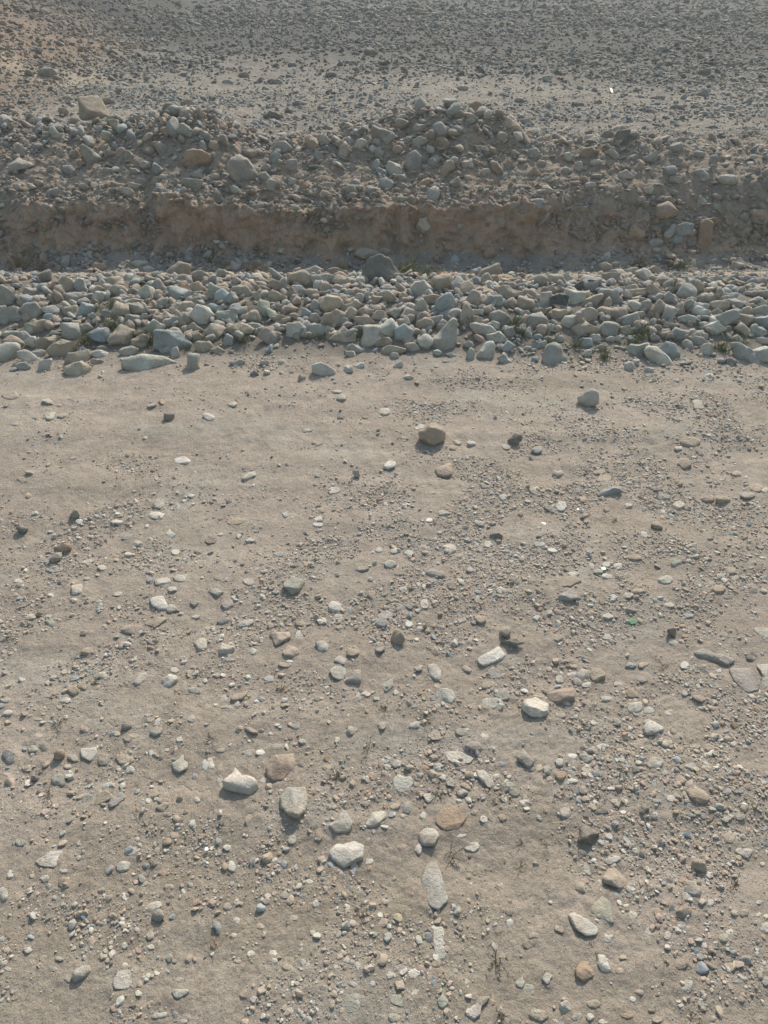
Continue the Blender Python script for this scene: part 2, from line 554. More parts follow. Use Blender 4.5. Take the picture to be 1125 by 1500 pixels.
# ------------------------------------------------------------------ the stones read from the photograph
# every tile: origin, scale, then "cx cy w h angle tone+shape" (shape: a angular, r rounded, f flat, e long, upper case = stands proud)
# an outline is written "P tone+shape x,y x,y ..."
ROW = [
 (0, 380, 5, """45 285 130 170 0 ga;90 410 170 120 15 ga;245 300 140 72 0 br;450 272 150 62 65 te;490 190 120 112 30 tr;600 202 105 88 25 gr;
540 290 105 80 0 ga;640 280 90 50 0 ga;740 280 105 74 0 pr;725 228 90 58 0 tr;770 180 90 60 0 tr;850 160 110 75 20 ta;850 240 140 90 0 ka;
975 240 110 60 0 tr;855 308 95 60 0 kr;950 297 100 46 0 tr;1010 312 80 36 0 kr;1075 250 130 118 20 pa;740 65 105 72 0 oa;1020 30 110 38 0 pf;
330 135 90 100 0 da;225 245 130 66 0 gr;155 300 55 36 0 pr;230 388 140 130 0 ga;380 374 130 70 0 pr;390 432 130 62 0 ga;520 385 112 86 0 ta;
625 375 116 96 0 br;890 385 140 125 0 ta;1005 370 120 90 15 gr;700 440 90 62 60 na;275 502 172 96 0 ta;530 530 152 122 20 ga;620 510 76 76 0 ta;
570 465 70 48 0 tr;655 470 66 66 0 ga;740 562 146 120 0 ba;955 450 110 76 0 ga;1045 425 80 50 -15 gr;1115 510 165 125 0 pa;895 570 172 140 -25 ta;
1030 605 110 96 0 tr;945 675 132 60 -15 pe;730 695 112 62 0 pa;750 650 70 32 0 gr;80 550 130 48 0 nr;185 570 90 70 20 gr;100 612 140 92 20 kr;
50 682 160 150 15 gr;235 617 92 86 0 pa;270 690 110 62 0 gr;360 610 182 112 10 ta;470 662 200 130 -15 ta;400 545 92 42 0 pr;210 725 156 76 35 pe;
325 777 130 76 -30 pr;165 782 90 56 0 gr;590 725 180 86 -10 ta;570 810 190 112 0 ta;715 747 76 40 0 tr;1090 757 312 104 0 pf;20 370 62 60 0 gr;
610 660 60 32 0 pr;130 80 60 40 0 tr;515 75 60 26 20 pr;770 22 46 28 0 pr;1090 75 70 46 15 pr;970 95 80 60 -20 ta;100 700 60 50 0 gr"""),
 (225, 380, 5, """190 97 152 132 -20 ta;205 162 112 82 -20 tr;225 207 92 86 20 or;330 140 142 92 0 ta;325 212 122 90 0 tr;40 202 90 80 60 gr;
175 252 152 120 35 br;350 287 100 60 0 tr;445 237 92 120 0 nr;500 282 92 110 0 br;570 292 86 110 0 gr;645 227 122 96 35 tr;690 182 76 80 0 tr;
600 52 86 76 -30 gr;845 50 52 46 0 gr;520 117 120 76 0 ta;785 232 162 36 40 te;790 187 90 50 20 kr;755 272 96 80 20 tr;930 192 152 86 0 ta;
1075 152 162 112 -10 ta;1075 237 132 62 45 pe;1005 252 92 92 0 kr;910 292 142 90 20 ta;900 352 110 56 10 tr;1005 362 102 70 0 kr;810 372 102 130 0 na;
60 337 122 62 -45 ge;120 342 70 40 -25 tr;180 322 60 36 0 gr;290 342 142 42 0 gf;375 417 162 130 35 pa;455 372 110 62 35 br;190 372 182 80 -20 tr;
205 462 162 52 62 te;120 467 110 86 0 gr;260 432 90 80 -40 tr;70 430 110 72 -15 tr;535 422 132 82 0 nr;610 372 110 70 0 gr;725 427 112 90 0 ta;
310 502 112 72 10 tr;635 522 192 122 5 tr;755 502 116 56 15 gr;450 532 152 112 -10 tr;920 442 152 62 10 tr;915 502 152 62 -5 pr;1050 522 132 136 0 pa;
850 572 152 110 10 ka;160 607 242 132 5 bf;85 672 92 66 0 ba;160 692 62 86 0 gr;545 597 62 90 0 gr;370 642 122 72 0 tr;465 667 92 52 0 tr;
295 765 92 132 0 ga;620 762 102 46 -10 gr;850 657 56 62 0 ba;820 767 60 46 0 gr;740 837 56 46 0 dr;1090 867 52 56 0 tr;940 757 46 40 0 pr;
570 677 52 22 0 pr;300 562 112 62 10 tr;120 532 70 36 0 pr;390 175 60 50 0 kr;470 160 70 50 0 kr;250 265 60 70 0 gr;1050 90 60 40 -20 tr"""),
 (450, 380, 5, """50 97 122 76 -10 pf;120 157 172 92 10 gr;220 102 132 66 10 ta;280 172 162 82 20 ta;400 197 72 40 30 tr;
P xA 400,160 430,68 475,12 545,2 595,22 672,122 655,165 555,210 415,195;140 222 102 86 70 ta;220 217 92 62 0 kr;15 172 52 52 0 tr;30 252 92 62 0 kr;
60 277 62 42 0 tr;175 332 152 120 5 tr;60 357 66 110 0 gr;0 402 112 72 70 br;270 302 102 62 75 tr;315 257 82 62 20 gr;385 247 82 46 10 tr;
375 292 82 62 -60 tr;425 282 102 62 -75 gr;320 307 66 56 0 tr;465 272 62 52 0 gr;540 247 102 52 -10 gr;620 237 82 72 20 gr;575 287 122 96 -20 tr;
490 302 122 72 -40 tr;330 352 142 72 -15 ta;310 417 112 82 -60 ta;435 387 112 62 0 tr;525 417 96 82 0 ta;635 397 102 86 0 ga;545 352 52 42 0 pr;
700 217 122 72 20 ta;710 277 78 72 20 ta;830 232 152 132 0 pr;985 187 162 146 15 ta;1105 212 152 102 80 ga;190 442 182 126 -5 tr;55 437 76 72 0 gr;
60 527 146 112 0 ga;255 557 192 112 5 ta;415 457 152 82 10 ta;385 512 122 52 0 br;460 560 162 142 -15 pr;600 522 132 130 60 pa;710 545 122 120 0 bf;
705 460 102 86 30 ta;760 407 132 76 15 tr;830 365 172 132 10 ga;930 380 92 62 75 ba;P br 950,345 965,300 1020,262 1045,265 1082,325 1075,390 1010,420 965,400;
900 302 142 72 -20 tr;860 482 122 96 10 tr;945 462 112 92 0 ga;785 530 102 52 20 tr;1065 412 132 102 -15 ga;
P gr 1045,460 1078,475 1078,560 1064,650 1020,680 950,662 915,625 930,575 990,520;870 607 102 96 0 pr;560 612 108 72 -10 tr;630 667 162 62 -3 tf;
770 645 112 66 15 pr;640 710 56 44 0 gr;355 655 136 62 5 gr;320 697 62 46 0 pr;955 687 66 46 0 gr;1050 702 82 36 0 pr;120 812 152 90 10 pf;
300 807 72 52 0 pr;380 782 82 46 -15 pr;740 868 66 32 0 pr;670 777 62 46 -30 pr;560 330 60 40 0 tr;700 340 60 40 0 gr"""),
 (675, 380, 5, """20 152 102 72 35 gr;30 222 122 92 -20 tr;90 302 122 102 -50 ta;195 107 172 82 -30 tr;190 172 112 78 75 tr;110 97 82 56 -30 gr;
340 252 182 112 15 ta;355 332 92 62 0 gr;310 167 92 62 0 tr;410 157 132 40 5 oe;555 172 142 82 -30 tr;700 157 152 86 5 ta;660 227 92 66 5 ta;
490 262 102 76 -10 tr;565 277 72 42 0 pr;475 337 132 96 10 tr;555 352 62 62 0 gr;P pf 588,260 655,252 650,385 585,380;725 222 62 52 0 kr;
835 285 122 120 0 pa;950 192 142 122 0 ga;920 262 62 62 0 tr;960 312 152 82 -25 ta;1085 277 142 122 25 gr;270 322 122 66 80 na;215 302 82 72 0 gr;
160 287 62 56 0 tr;130 392 86 46 5 pr;45 442 182 82 85 te;140 462 142 58 30 te;165 517 182 76 15 pr;280 442 142 102 25 gr;235 487 82 62 0 pr;
420 442 62 52 0 nr;545 462 152 132 0 gr;720 402 152 82 -15 ta;660 507 92 56 25 pr;800 467 122 96 0 pr;930 412 152 96 -15 tr;920 512 178 112 -8 tr;
1065 392 132 82 10 ka;1085 517 122 102 0 gr;255 572 122 76 -5 pr;355 532 92 86 30 gr;495 542 62 76 0 gr;705 577 82 62 -10 gr;570 572 62 46 0 br;
640 582 62 36 0 pr;985 582 76 62 20 pr;1100 587 66 42 0 pr;915 612 82 62 0 br;550 622 92 62 0 br;600 622 52 52 0 pr;
P pA 165,640 190,610 235,620 230,745 180,750 120,712;P gR 640,640 680,622 722,645 742,700 768,720 755,775 700,788 640,772 612,720;
75 712 112 62 100 na;55 632 66 52 0 gr;340 652 82 82 30 ba;325 742 110 60 40 ga;925 690 66 52 0 pa;1020 650 102 42 -15 tf;490 650 52 26 0 pr;
290 640 62 52 0 gr;125 875 36 36 0 gr;1060 55 92 56 5 tr;1090 142 122 82 0 ta;440 120 70 40 0 or;250 150 60 60 0 tr;380 200 70 50 0 tr;455 225 60 50 0 gr"""),
 (900, 380, 5, """35 122 152 92 20 ta;115 87 102 82 30 ta;225 132 132 116 10 pr;310 87 176 82 5 ta;470 117 112 46 0 nr;130 172 152 62 0 tr;
110 230 172 72 -5 ta;155 252 172 62 -10 te;285 257 132 102 30 ta;15 297 112 72 70 gr;390 172 162 62 0 kr;420 222 112 46 0 kr;400 287 102 92 0 ga;
530 242 122 112 0 gr;620 217 122 72 80 tr;725 157 96 66 0 gr;750 197 132 66 -10 tr;720 237 122 52 20 tr;795 267 86 42 -30 ge;850 217 86 52 0 pr;
845 282 102 62 0 ba;860 332 132 72 0 gr;890 172 142 42 -8 tr;1005 152 92 52 0 gr;1010 202 152 52 0 gr;1100 267 122 72 10 gr;1010 257 122 46 0 kr;
1055 322 152 66 0 pr;680 287 142 72 0 tr;525 312 82 62 -20 ta;140 347 96 76 0 pr;170 302 122 40 0 tr;230 352 102 82 -20 ga;310 392 172 86 -55 ta;
390 425 132 92 -70 ga;770 347 132 92 10 tr;625 392 126 82 15 pa;640 347 122 52 0 gr;475 372 102 62 80 ta;540 442 132 62 5 pr;790 442 192 92 -25 gr;
710 502 186 92 0 pr;970 380 82 62 -15 tr;900 392 62 52 0 gr;1080 387 142 92 -10 gr;955 452 132 86 0 tr;970 522 152 96 10 ta;1085 462 132 92 0 br;
1080 532 86 72 0 gr;130 447 132 112 30 ga;40 412 92 102 0 kr;180 412 72 52 0 tr;85 522 82 72 0 ta;305 507 92 62 0 br;360 542 82 52 0 tr;
410 487 82 62 0 gr;465 557 122 96 10 ga;555 537 56 52 0 pr;610 552 66 52 0 pr;620 607 102 72 20 gr;300 577 72 62 0 gr;545 585 62 42 0 gr;
665 567 46 56 0 gr;535 637 92 62 75 gr;670 672 86 92 0 pa;170 667 146 92 -5 nr;P pr 240,680 262,648 310,655 380,710 415,765 380,778 310,760 255,715;
P ba 340,660 380,612 440,635 465,690 455,735 420,745 375,705;100 792 82 62 -60 pr;155 757 62 52 0 gr;250 812 66 42 10 pr;900 592 82 62 20 pr;
P ga 875,630 920,622 1000,670 1060,755 1010,770 940,760 900,700;1085 702 142 112 25 pr;1090 597 102 56 0 pr;25 587 56 52 0 pr;695 862 66 36 5 pr;
850 747 82 62 0 dr;900 52 92 62 0 tr;300 150 70 50 0 tr;480 160 80 50 0 tr;560 170 70 60 0 gr;660 160 60 60 0 tr"""),
]
BANK = [
 (0, 130, 5, """P tA 600,85 690,72 745,95 775,165 782,240 690,262 598,235;P gR 600,435 630,420 732,500 722,562 640,572;145 457 96 92 0 gr;
155 557 166 96 -5 pa;555 480 76 62 0 tr;795 467 62 80 0 pa;465 177 72 62 0 ta;800 92 112 46 0 tr;820 252 102 52 0 tr;1015 217 112 42 0 gr;945 492 82 72 0 gr;
790 607 76 52 0 gr;850 592 66 46 0 pr;920 752 112 56 20 pr;985 717 92 52 5 pr;1035 682 82 52 10 gr;1060 557 82 52 0 gr;990 607 72 52 0 br;430 757 112 56 0 gf;
340 362 92 52 80 ta;420 352 72 52 0 pa;645 692 82 42 0 gr;230 717 62 52 0 pr;75 277 50 55 0 gr;105 172 90 40 20 pr;380 590 60 45 0 gr;270 300 60 40 0 tr"""),
 (225, 130, 5, """245 107 126 52 -5 tr;250 192 112 92 -20 ta;95 142 76 62 0 dr;340 192 92 62 40 ta;95 322 82 82 0 oR;215 312 102 102 0 nr;275 332 82 62 0 ba;
385 357 102 62 30 gr;440 417 72 62 0 tr;65 457 112 90 45 ga;310 515 225 125 -15 oa;35 592 82 102 0 br;315 622 86 72 0 gr;295 712 142 102 0 ga;200 757 92 52 -25 br;
P gR 550,570 590,525 640,508 690,530 750,620 748,680 710,715 650,690 580,650;700 477 132 62 10 ta;940 432 132 82 0 gr;895 512 92 76 85 br;1015 577 122 90 -60 ga;
880 197 142 56 10 dr;905 712 152 92 5 gr;1015 677 62 56 0 pr;1100 712 72 80 0 tr;1055 637 62 36 0 pr;810 642 82 62 0 gr;820 582 62 56 0 ga;450 642 82 42 0 pr;
780 862 112 36 0 tf;25 682 52 62 0 gr;40 742 82 36 0 br;1070 112 102 46 0 dr;990 162 62 52 0 dr"""),
 (450, 130, 5, """40 402 112 120 0 ka;130 392 112 80 85 pr;240 412 86 62 0 gr;130 287 132 56 0 gr;262 282 66 62 0 dr;390 412 86 86 0 pr;405 307 82 62 0 gr;
540 342 172 102 30 ga;595 382 92 92 0 ga;500 392 82 56 0 gr;660 447 66 62 0 tr;830 387 122 76 -10 gr;905 457 82 62 80 pr;820 282 112 72 -15 gr;990 392 112 72 30 ta;
P gR 720,540 735,490 790,462 825,500 832,580 800,605 740,600;640 592 122 86 15 pr;940 527 92 72 0 br;1020 592 132 80 -45 ta;855 522 52 52 0 gr;700 652 72 62 0 gr;
710 712 62 46 0 gr;340 697 82 52 15 pr;320 747 122 72 10 gr;490 747 112 72 0 gr;130 782 72 62 0 tr;690 812 122 42 -5 pf;535 857 82 42 10 pr;1015 307 62 56 0 pr;
1090 302 82 52 0 br;545 612 82 52 25 br;515 457 62 56 0 br;80 492 72 62 0 br;920 162 76 52 0 tr;850 817 52 46 0 gr;1085 692 82 80 35 gr;570 792 56 36 0 pr"""),
 (675, 130, 5, """P oA 62,118 110,98 148,112 150,180 80,190;P tA 318,290 335,210 430,265 440,300 380,318;485 257 112 72 30 da;20 162 62 56 0 gr;70 237 62 42 0 pr;
20 302 62 52 0 br;420 352 82 72 30 pr;155 442 92 52 0 tr;530 482 96 76 0 gr;465 462 52 32 0 pr;50 557 82 76 0 pr;115 542 62 56 0 tr;265 582 112 72 20 tr;345 547 92 52 0 tr;
P ta 500,615 540,570 590,625 585,642 510,645;630 642 92 40 0 oe;1070 357 102 82 0 dr;830 347 92 42 10 tr;795 402 76 46 0 pr;790 502 72 62 0 pr;860 577 72 62 80 pr;
930 472 112 82 0 kr;990 542 82 42 0 pr;770 607 66 52 0 gr;560 842 108 76 -10 br;600 872 112 42 0 pr;650 742 112 62 20 tr;945 707 86 46 -5 pr;180 612 72 46 0 pr;
385 862 92 62 0 gr;870 882 102 42 0 tr;200 727 46 46 0 gr;590 542 62 42 0 gr;935 322 56 46 0 dr;730 332 52 52 0 tr"""),
 (900, 170, 5, """P dA 2,150 20,115 105,110 98,190 60,215 10,200;275 312 102 82 -20 ga;180 372 92 72 -20 tr;85 427 106 62 0 pf;280 147 56 46 0 da;620 282 92 52 0 gr;
730 342 102 56 75 ga;835 467 122 74 12 pr;640 432 122 72 20 gr;440 467 82 52 0 gr;1110 492 92 102 0 dr;385 615 122 52 15 tr;380 690 166 116 5 kr;625 637 102 36 85 pf;
755 672 112 62 45 nr;1075 730 150 76 10 tr;230 742 92 62 0 tr;165 857 116 96 20 or;500 832 140 92 0 bf;250 542 62 52 0 pr;430 562 92 42 0 gr;200 612 62 42 0 gr;945 737 62 42 0 gr;
P oe 625,800 660,770 705,800 702,900 690,1000 640,1010 618,930;700 772 132 66 15 ta;460 905 80 60 0 br;300 930 100 60 0 gr"""),
 (360, 250, 2.8125, """735 225 62 66 0 pr;500 340 100 40 -5 gf;575 335 50 34 0 gr;885 230 28 24 0 pr;325 205 32 20 0 pr;1040 215 50 46 0 ta"""),
]
TRACK = [
 (0, 540, 3, """45 120 80 36 0 kf;P pa 193,205 250,187 240,225 212,235;272 212 46 20 -15 pr;65 247 36 20 0 gr;745 210 56 46 -25 dR;920 218 56 36 0 pr;
212 148 50 28 20 pa;670 165 46 22 -15 gr;1025 165 40 22 0 pr;715 152 40 25 0 oa;800 400 76 36 0 wr;1095 470 76 28 -25 pe;135 462 56 22 -5 ta;100 495 50 25 0 ta;
700 592 60 46 -20 pr;685 645 72 38 8 wr;335 640 58 50 25 nA;97 702 56 50 0 dA;350 672 36 25 0 pr;275 790 76 46 -10 oA;245 832 66 45 -70 gA;210 845 40 30 0 ga;
385 855 60 38 0 pa;240 880 76 30 0 ga;565 740 72 36 -10 ga;515 675 56 26 0 pr;750 722 60 46 20 pa;1035 668 82 36 -5 tf;925 748 56 46 -20 da;770 805 38 30 0 pr;
1100 750 50 26 0 ga;1050 732 28 30 0 pa;840 557 36 20 0 pr;125 557 28 30 0 or;605 768 40 26 0 pr;570 815 50 22 0 pr;615 860 46 16 -10 tr;870 803 38 24 0 da;450 875 40 28 0 pr"""),
 (375, 540, 3, """775 290 122 104 0 tR;P kS 783,445 800,420 850,400 866,425 862,480 825,490 795,478;560 193 60 38 10 pf;587 428 60 38 -10 wr;345 537 56 32 0 pf;
300 12 60 30 0 pa;405 8 40 22 0 gr;205 42 28 32 0 pr;355 102 46 20 0 gr;375 135 46 28 0 gr;670 40 36 18 0 pr;705 60 28 28 0 da;225 273 46 20 0 gr;270 332 56 25 10 ta;
718 262 46 25 -15 pr;865 348 32 25 0 or;885 322 38 20 25 tr;948 325 42 25 0 pr;1098 343 42 25 15 gr;440 462 38 38 0 gA;130 637 32 38 0 ba;285 620 42 22 25 tr;
270 685 48 20 0 pr;275 660 40 25 0 pr;827 640 60 28 0 pr;760 668 32 28 0 wr;845 775 56 22 0 pr;850 797 52 36 0 pr;1018 770 40 38 0 pr;1055 735 60 40 0 dA;975 685 72 28 10 ga;
1005 522 38 25 0 dr;1085 568 36 28 0 pr;672 808 50 30 0 pr;540 795 32 30 0 pr;605 800 36 25 0 pr;590 865 62 32 10 pr;100 815 50 32 0 ga;370 218 32 18 0 dr;
480 215 30 18 0 dr;180 865 32 22 0 dr;230 862 38 20 0 tr;470 878 50 28 0 pr;745 780 50 25 15 ga"""),
 (750, 540, 3, """P pA 285,125 350,85 378,100 382,160 330,170 295,155;15 308 72 56 0 dA;110 360 56 42 15 ba;780 325 96 36 3 tr;755 423 66 48 0 tr;820 162 58 50 0 pa;
865 40 46 30 0 pr;530 342 40 25 0 tr;730 350 38 20 0 pr;385 452 56 28 0 tr;400 485 86 46 -10 ta;430 545 120 46 0 ba;205 460 56 36 0 ga;98 540 50 36 0 pa;215 610 52 50 0 wr;
165 620 60 28 30 ga;285 545 36 28 0 dr;310 580 38 30 0 tr;510 607 40 22 0 pr;415 622 30 28 0 dr;985 465 42 25 0 tr;1070 525 66 46 0 kr;1035 560 72 36 0 gr;925 578 72 36 0 tr;
860 575 60 28 0 kr;730 600 60 40 0 pr;645 528 28 28 0 dr;675 570 38 22 0 gr;865 495 30 22 0 dr;635 698 58 36 25 tr;580 732 40 28 30 pr;340 802 42 28 25 tr;180 802 50 28 10 pr;
120 775 50 25 0 pr;415 862 38 28 0 pr;465 868 38 28 0 pr;720 857 56 38 0 na;540 835 72 28 0 tr;685 650 30 25 0 dr;870 748 32 25 0 dr;1110 535 40 25 0 pr"""),
 (0, 820, 2.8125, """658 178 86 62 10 wr;708 203 50 36 -15 pr;672 92 76 38 -5 pr;742 78 56 40 0 pr;1025 93 48 38 0 pr;320 125 76 60 -35 pa;490 145 52 28 -5 pa;262 92 50 40 0 dr;
225 40 76 30 0 gr;535 297 80 50 0 ta;640 265 110 50 -15 ta;835 350 66 56 -20 pa;932 378 80 50 0 pa;945 412 42 30 0 ga;580 488 72 42 -50 pr;700 498 74 46 -25 wr;1010 267 80 28 -20 pe;
920 253 60 28 -20 ge;937 188 56 40 -25 ga;1043 380 36 30 0 pr;890 135 76 46 10 ga;130 240 46 28 0 pr;208 258 60 36 80 na;310 485 36 20 0 br;300 535 66 50 15 ta;340 522 46 40 20 ta;
270 578 46 30 0 pr;190 560 80 30 15 ga;25 575 46 40 0 pr;35 628 40 28 0 pr;5 600 30 28 0 br;360 12 60 32 0 pr;210 10 60 25 0 dr;985 565 80 36 -20 te;922 570 40 34 90 pr;
935 605 72 22 5 pr;1108 488 36 28 0 br;790 655 36 36 0 pr;720 453 38 28 0 pr;800 180 42 34 -60 da;810 238 40 18 0 pr;360 380 60 38 -10 ta;800 538 60 28 15 pr;895 80 30 25 0 dr;
155 655 40 20 0 tr;215 665 40 20 0 pr;620 658 40 25 0 tr;710 128 40 25 0 pr;75 90 40 25 0 pr"""),
 (360, 820, 2.8125, """200 110 96 72 -15 nr;370 195 62 46 10 wr;425 215 46 38 0 pa;635 195 52 38 15 pa;675 190 50 42 90 ga;735 185 48 40 90 pa;672 232 36 30 0 ba;572 228 66 36 0 gr;
558 262 58 42 10 br;672 260 38 34 90 pr;708 212 28 30 0 ba;P tA 598,322 612,285 642,290 658,330 640,354 605,352;555 372 46 36 -10 ga;P ta 100,305 185,292 190,325 120,370;
218 315 55 42 80 pa;315 360 62 48 10 pa;185 382 76 56 -10 kr;380 465 72 66 0 pr;392 415 62 40 10 pa;440 388 60 40 10 tr;450 490 90 66 -35 ga;583 510 86 56 -60 ga;460 560 48 40 90 pa;
495 550 42 28 0 pr;780 463 84 52 60 pr;P pa 778,560 800,532 850,540 865,570 850,598 790,585;1008 590 86 56 -5 pr;1055 555 76 60 25 gr;1000 515 66 36 -10 tr;
P wa 955,410 1040,348 1072,385 1060,405 985,445 960,430;1025 465 66 52 20 ga;940 385 46 30 10 ta;1095 340 120 36 5 dA;1070 298 50 46 0 tR;965 248 56 38 30 kr;890 250 38 18 0 kr;
780 60 86 36 15 ge;845 110 40 36 0 da;885 92 40 25 45 pr;1050 128 46 40 0 pa;735 110 42 20 90 pr;770 90 40 22 0 br;600 22 56 28 0 pr;520 148 38 38 0 kr;480 40 60 28 0 gr;
210 25 30 20 0 dr;255 20 36 20 0 or;312 250 40 36 0 pr;235 265 72 30 0 tr;380 240 50 36 0 pr;30 380 36 30 0 pr;95 488 40 30 0 pr;165 435 62 25 0 kr;258 588 30 25 0 kr;697 606 30 22 0 dr;
790 520 32 20 0 tr;720 280 32 20 0 kr;650 125 36 25 0 pr;910 445 42 25 25 tr;300 570 40 25 0 dr"""),
 (725, 820, 2.8125, """290 95 132 50 -8 tf;295 152 96 60 -5 ga;325 60 50 22 0 pr;700 85 66 42 -5 pr;745 15 50 36 0 na;970 45 50 38 0 tr;930 70 40 36 0 gr;425 50 42 22 0 nr;460 70 48 22 0 pr;
460 20 40 25 0 pr;505 25 38 25 0 pr;545 150 46 30 0 pr;590 135 66 25 0 tr;715 188 50 22 0 pr;560 210 50 30 0 gr;465 235 50 28 0 pr;460 312 66 28 0 pr;730 297 42 42 0 dR;785 312 32 18 0 or;
1095 300 72 50 20 pf;P gS 808,375 850,362 1000,418 965,442 830,392;P gf 960,450 1060,445 1090,540 1040,552 985,500;P pa 1070,420 1130,412 1130,535 1095,512 1098,470;1055 395 46 46 0 dr;
420 478 74 60 10 tr;365 475 56 50 45 pa;320 468 46 25 0 pr;340 500 50 40 20 ga;268 488 40 36 0 pr;378 512 42 25 0 pr;265 560 132 66 5 kr;170 612 120 92 0 wr;565 552 56 40 30 ta;
605 490 46 32 0 gr;575 605 72 56 0 pr;635 622 50 38 0 pr;640 668 60 28 0 pr;560 430 46 25 0 br;613 432 46 28 0 tr;780 432 38 36 90 pr;890 503 38 36 0 da;840 568 60 38 15 tr;
720 630 30 28 0 pr;735 335 46 25 30 pr;260 325 40 28 0 dr;318 405 36 28 0 oa;325 435 76 22 0 kr;510 505 40 22 0 pr;460 572 50 25 0 pr;1060 130 38 28 0 da;990 78 36 30 0 kr;
270 645 46 25 0 tr;800 230 40 20 0 br;920 125 60 36 0 kr"""),
 (0, 1040, 2.8125, """P pa 330,150 400,142 405,170 375,215 335,195;245 185 48 45 90 oR;300 195 50 40 0 ga;520 200 86 48 -5 ta;535 242 42 32 0 pr;490 240 30 18 0 pr;425 208 46 38 0 da;
40 195 68 66 0 ga;P pa 705,215 755,172 775,205 775,240 740,262 712,245;845 222 60 28 80 we;868 218 58 28 70 we;P pS 915,310 945,285 970,225 1010,280 1050,285 1070,315 1030,355 985,347 935,332;
910 295 38 38 0 pr;245 288 66 56 -20 nr;462 303 42 38 90 pa;420 360 96 60 -30 ta;480 370 90 50 -40 ga;360 365 60 46 -40 ga;430 492 42 18 -10 kr;675 372 72 36 10 ta;670 402 68 46 -10 ga;
640 345 50 50 0 ta;813 372 28 28 0 pr;P pr 145,625 210,575 260,570 262,610 225,650 165,645;510 642 76 48 -35 wr;545 575 72 40 -20 pf;262 660 36 20 0 pr;85 545 46 40 0 nr;178 515 30 20 0 kr;
110 238 46 30 20 kr;690 540 42 40 90 or;720 515 40 32 0 kr;955 640 60 36 80 pr;520 70 50 30 0 dA;480 95 42 28 0 tr;548 105 48 25 0 tr;650 48 38 30 90 pr;645 88 60 36 -20 gr;785 35 38 34 90 pa;
615 30 38 25 0 tr;350 80 36 25 0 kr;160 105 38 22 0 pr;135 158 46 36 0 nr;178 150 36 36 0 dr;215 50 40 22 0 pr;1015 175 46 32 0 br;1075 172 42 28 0 wr;1035 85 66 25 25 tr;25 10 46 22 0 pr;
630 630 40 36 0 dr;670 655 46 28 0 pr;740 565 50 25 0 tr;45 668 28 22 0 pr;910 165 40 20 0 tr;740 120 30 25 0 pr;28 262 36 22 0 kr"""),
 (360, 1040, 2.8125, """P kS 80,240 125,190 200,165 207,210 200,240 150,290 110,302 85,275;P pS 140,365 170,330 250,322 262,370 245,430 215,464 180,452 145,410;
P pa 338,480 375,450 385,425 415,425 442,470 430,510 370,515;P wS 340,590 370,535 440,528 486,550 483,610 445,635 400,652 360,622;P pr 490,470 515,420 575,418 582,440 540,485 500,495;
P pr 605,285 630,265 650,280 680,275 693,305 660,345 635,352 610,330;P pr 708,510 740,478 780,485 798,520 775,570 730,565 712,540;845 452 130 110 0 or;
P wr 818,170 870,165 940,200 925,222 870,228 830,205;P ga 895,155 925,132 965,140 972,175 945,185;988 280 106 50 45 pa;755 365 52 46 -30 pa;662 405 55 34 85 br;845 305 50 42 0 ga;
735 245 62 36 -15 oa;782 272 30 30 0 or;445 308 42 42 0 tA;438 85 56 52 80 pa;800 105 106 46 -10 tf;890 95 60 40 0 gr;560 70 40 38 0 pr;578 208 42 28 0 pr;630 225 32 30 90 pr;615 400 48 30 -20 tr;
905 315 50 28 15 tr;955 345 40 38 0 kr;890 345 50 40 0 gr;932 565 66 42 -10 pf;888 520 46 20 -15 pe;730 438 38 32 90 pr;1055 450 42 36 20 tr;710 575 46 32 90 pr;300 510 80 32 80 tr;190 530 46 36 90 pr;
645 560 46 36 0 kr;130 150 50 32 0 pr;335 235 46 28 0 tr;600 485 40 30 20 tr;980 455 40 38 0 pr;490 390 50 36 0 ta;205 70 40 20 0 gr;695 68 50 28 -15 pr;985 115 36 36 0 pr;1085 315 50 36 0 gr;
235 130 40 30 0 gr;505 620 40 30 0 pr"""),
 (725, 1040, 2.8125, """P pS 605,65 635,38 700,70 690,88 640,110 612,100;610 12 90 30 0 pr;715 10 38 25 0 pr;595 140 60 46 -25 tf;708 135 48 36 0 pr;440 152 66 42 10 pa;412 48 36 28 0 pr;
125 210 80 46 40 ga;148 248 40 25 0 gr;318 192 46 25 0 wr;215 255 52 44 80 pa;265 222 42 40 0 pr;268 280 50 46 0 or;312 268 40 28 40 gr;318 298 46 25 0 pr;370 205 60 36 15 gr;378 255 56 36 30 pr;
412 268 40 38 50 ba;655 220 76 56 0 pr;805 235 50 36 0 pr;868 240 56 38 10 pa;862 280 36 28 0 dr;P tS 778,335 830,318 865,340 882,370 870,395 830,392 800,370;958 445 66 50 -10 pa;1010 442 40 36 0 gr;
725 368 42 30 0 pr;610 415 62 46 -20 dA;440 418 58 46 10 da;525 425 30 22 0 wr;290 425 52 52 0 pr;362 338 40 36 90 tr;370 370 38 36 0 tr;478 328 40 18 0 wr;385 515 96 76 15 dA;965 525 56 56 0 ta;
1025 580 74 54 20 pa;842 642 62 50 20 tR;485 618 72 38 -15 pr;378 650 72 28 65 pe;40 325 48 42 0 gA;115 385 40 36 0 pa;25 455 46 30 0 kr;360 590 45 36 90 dr;1105 628 25 22 0 pr;735 485 32 22 0 pr;
885 155 46 30 30 tr;760 165 46 30 0 kr;985 138 32 25 0 pr;490 380 32 22 0 pr;80 345 46 38 0 nr"""),
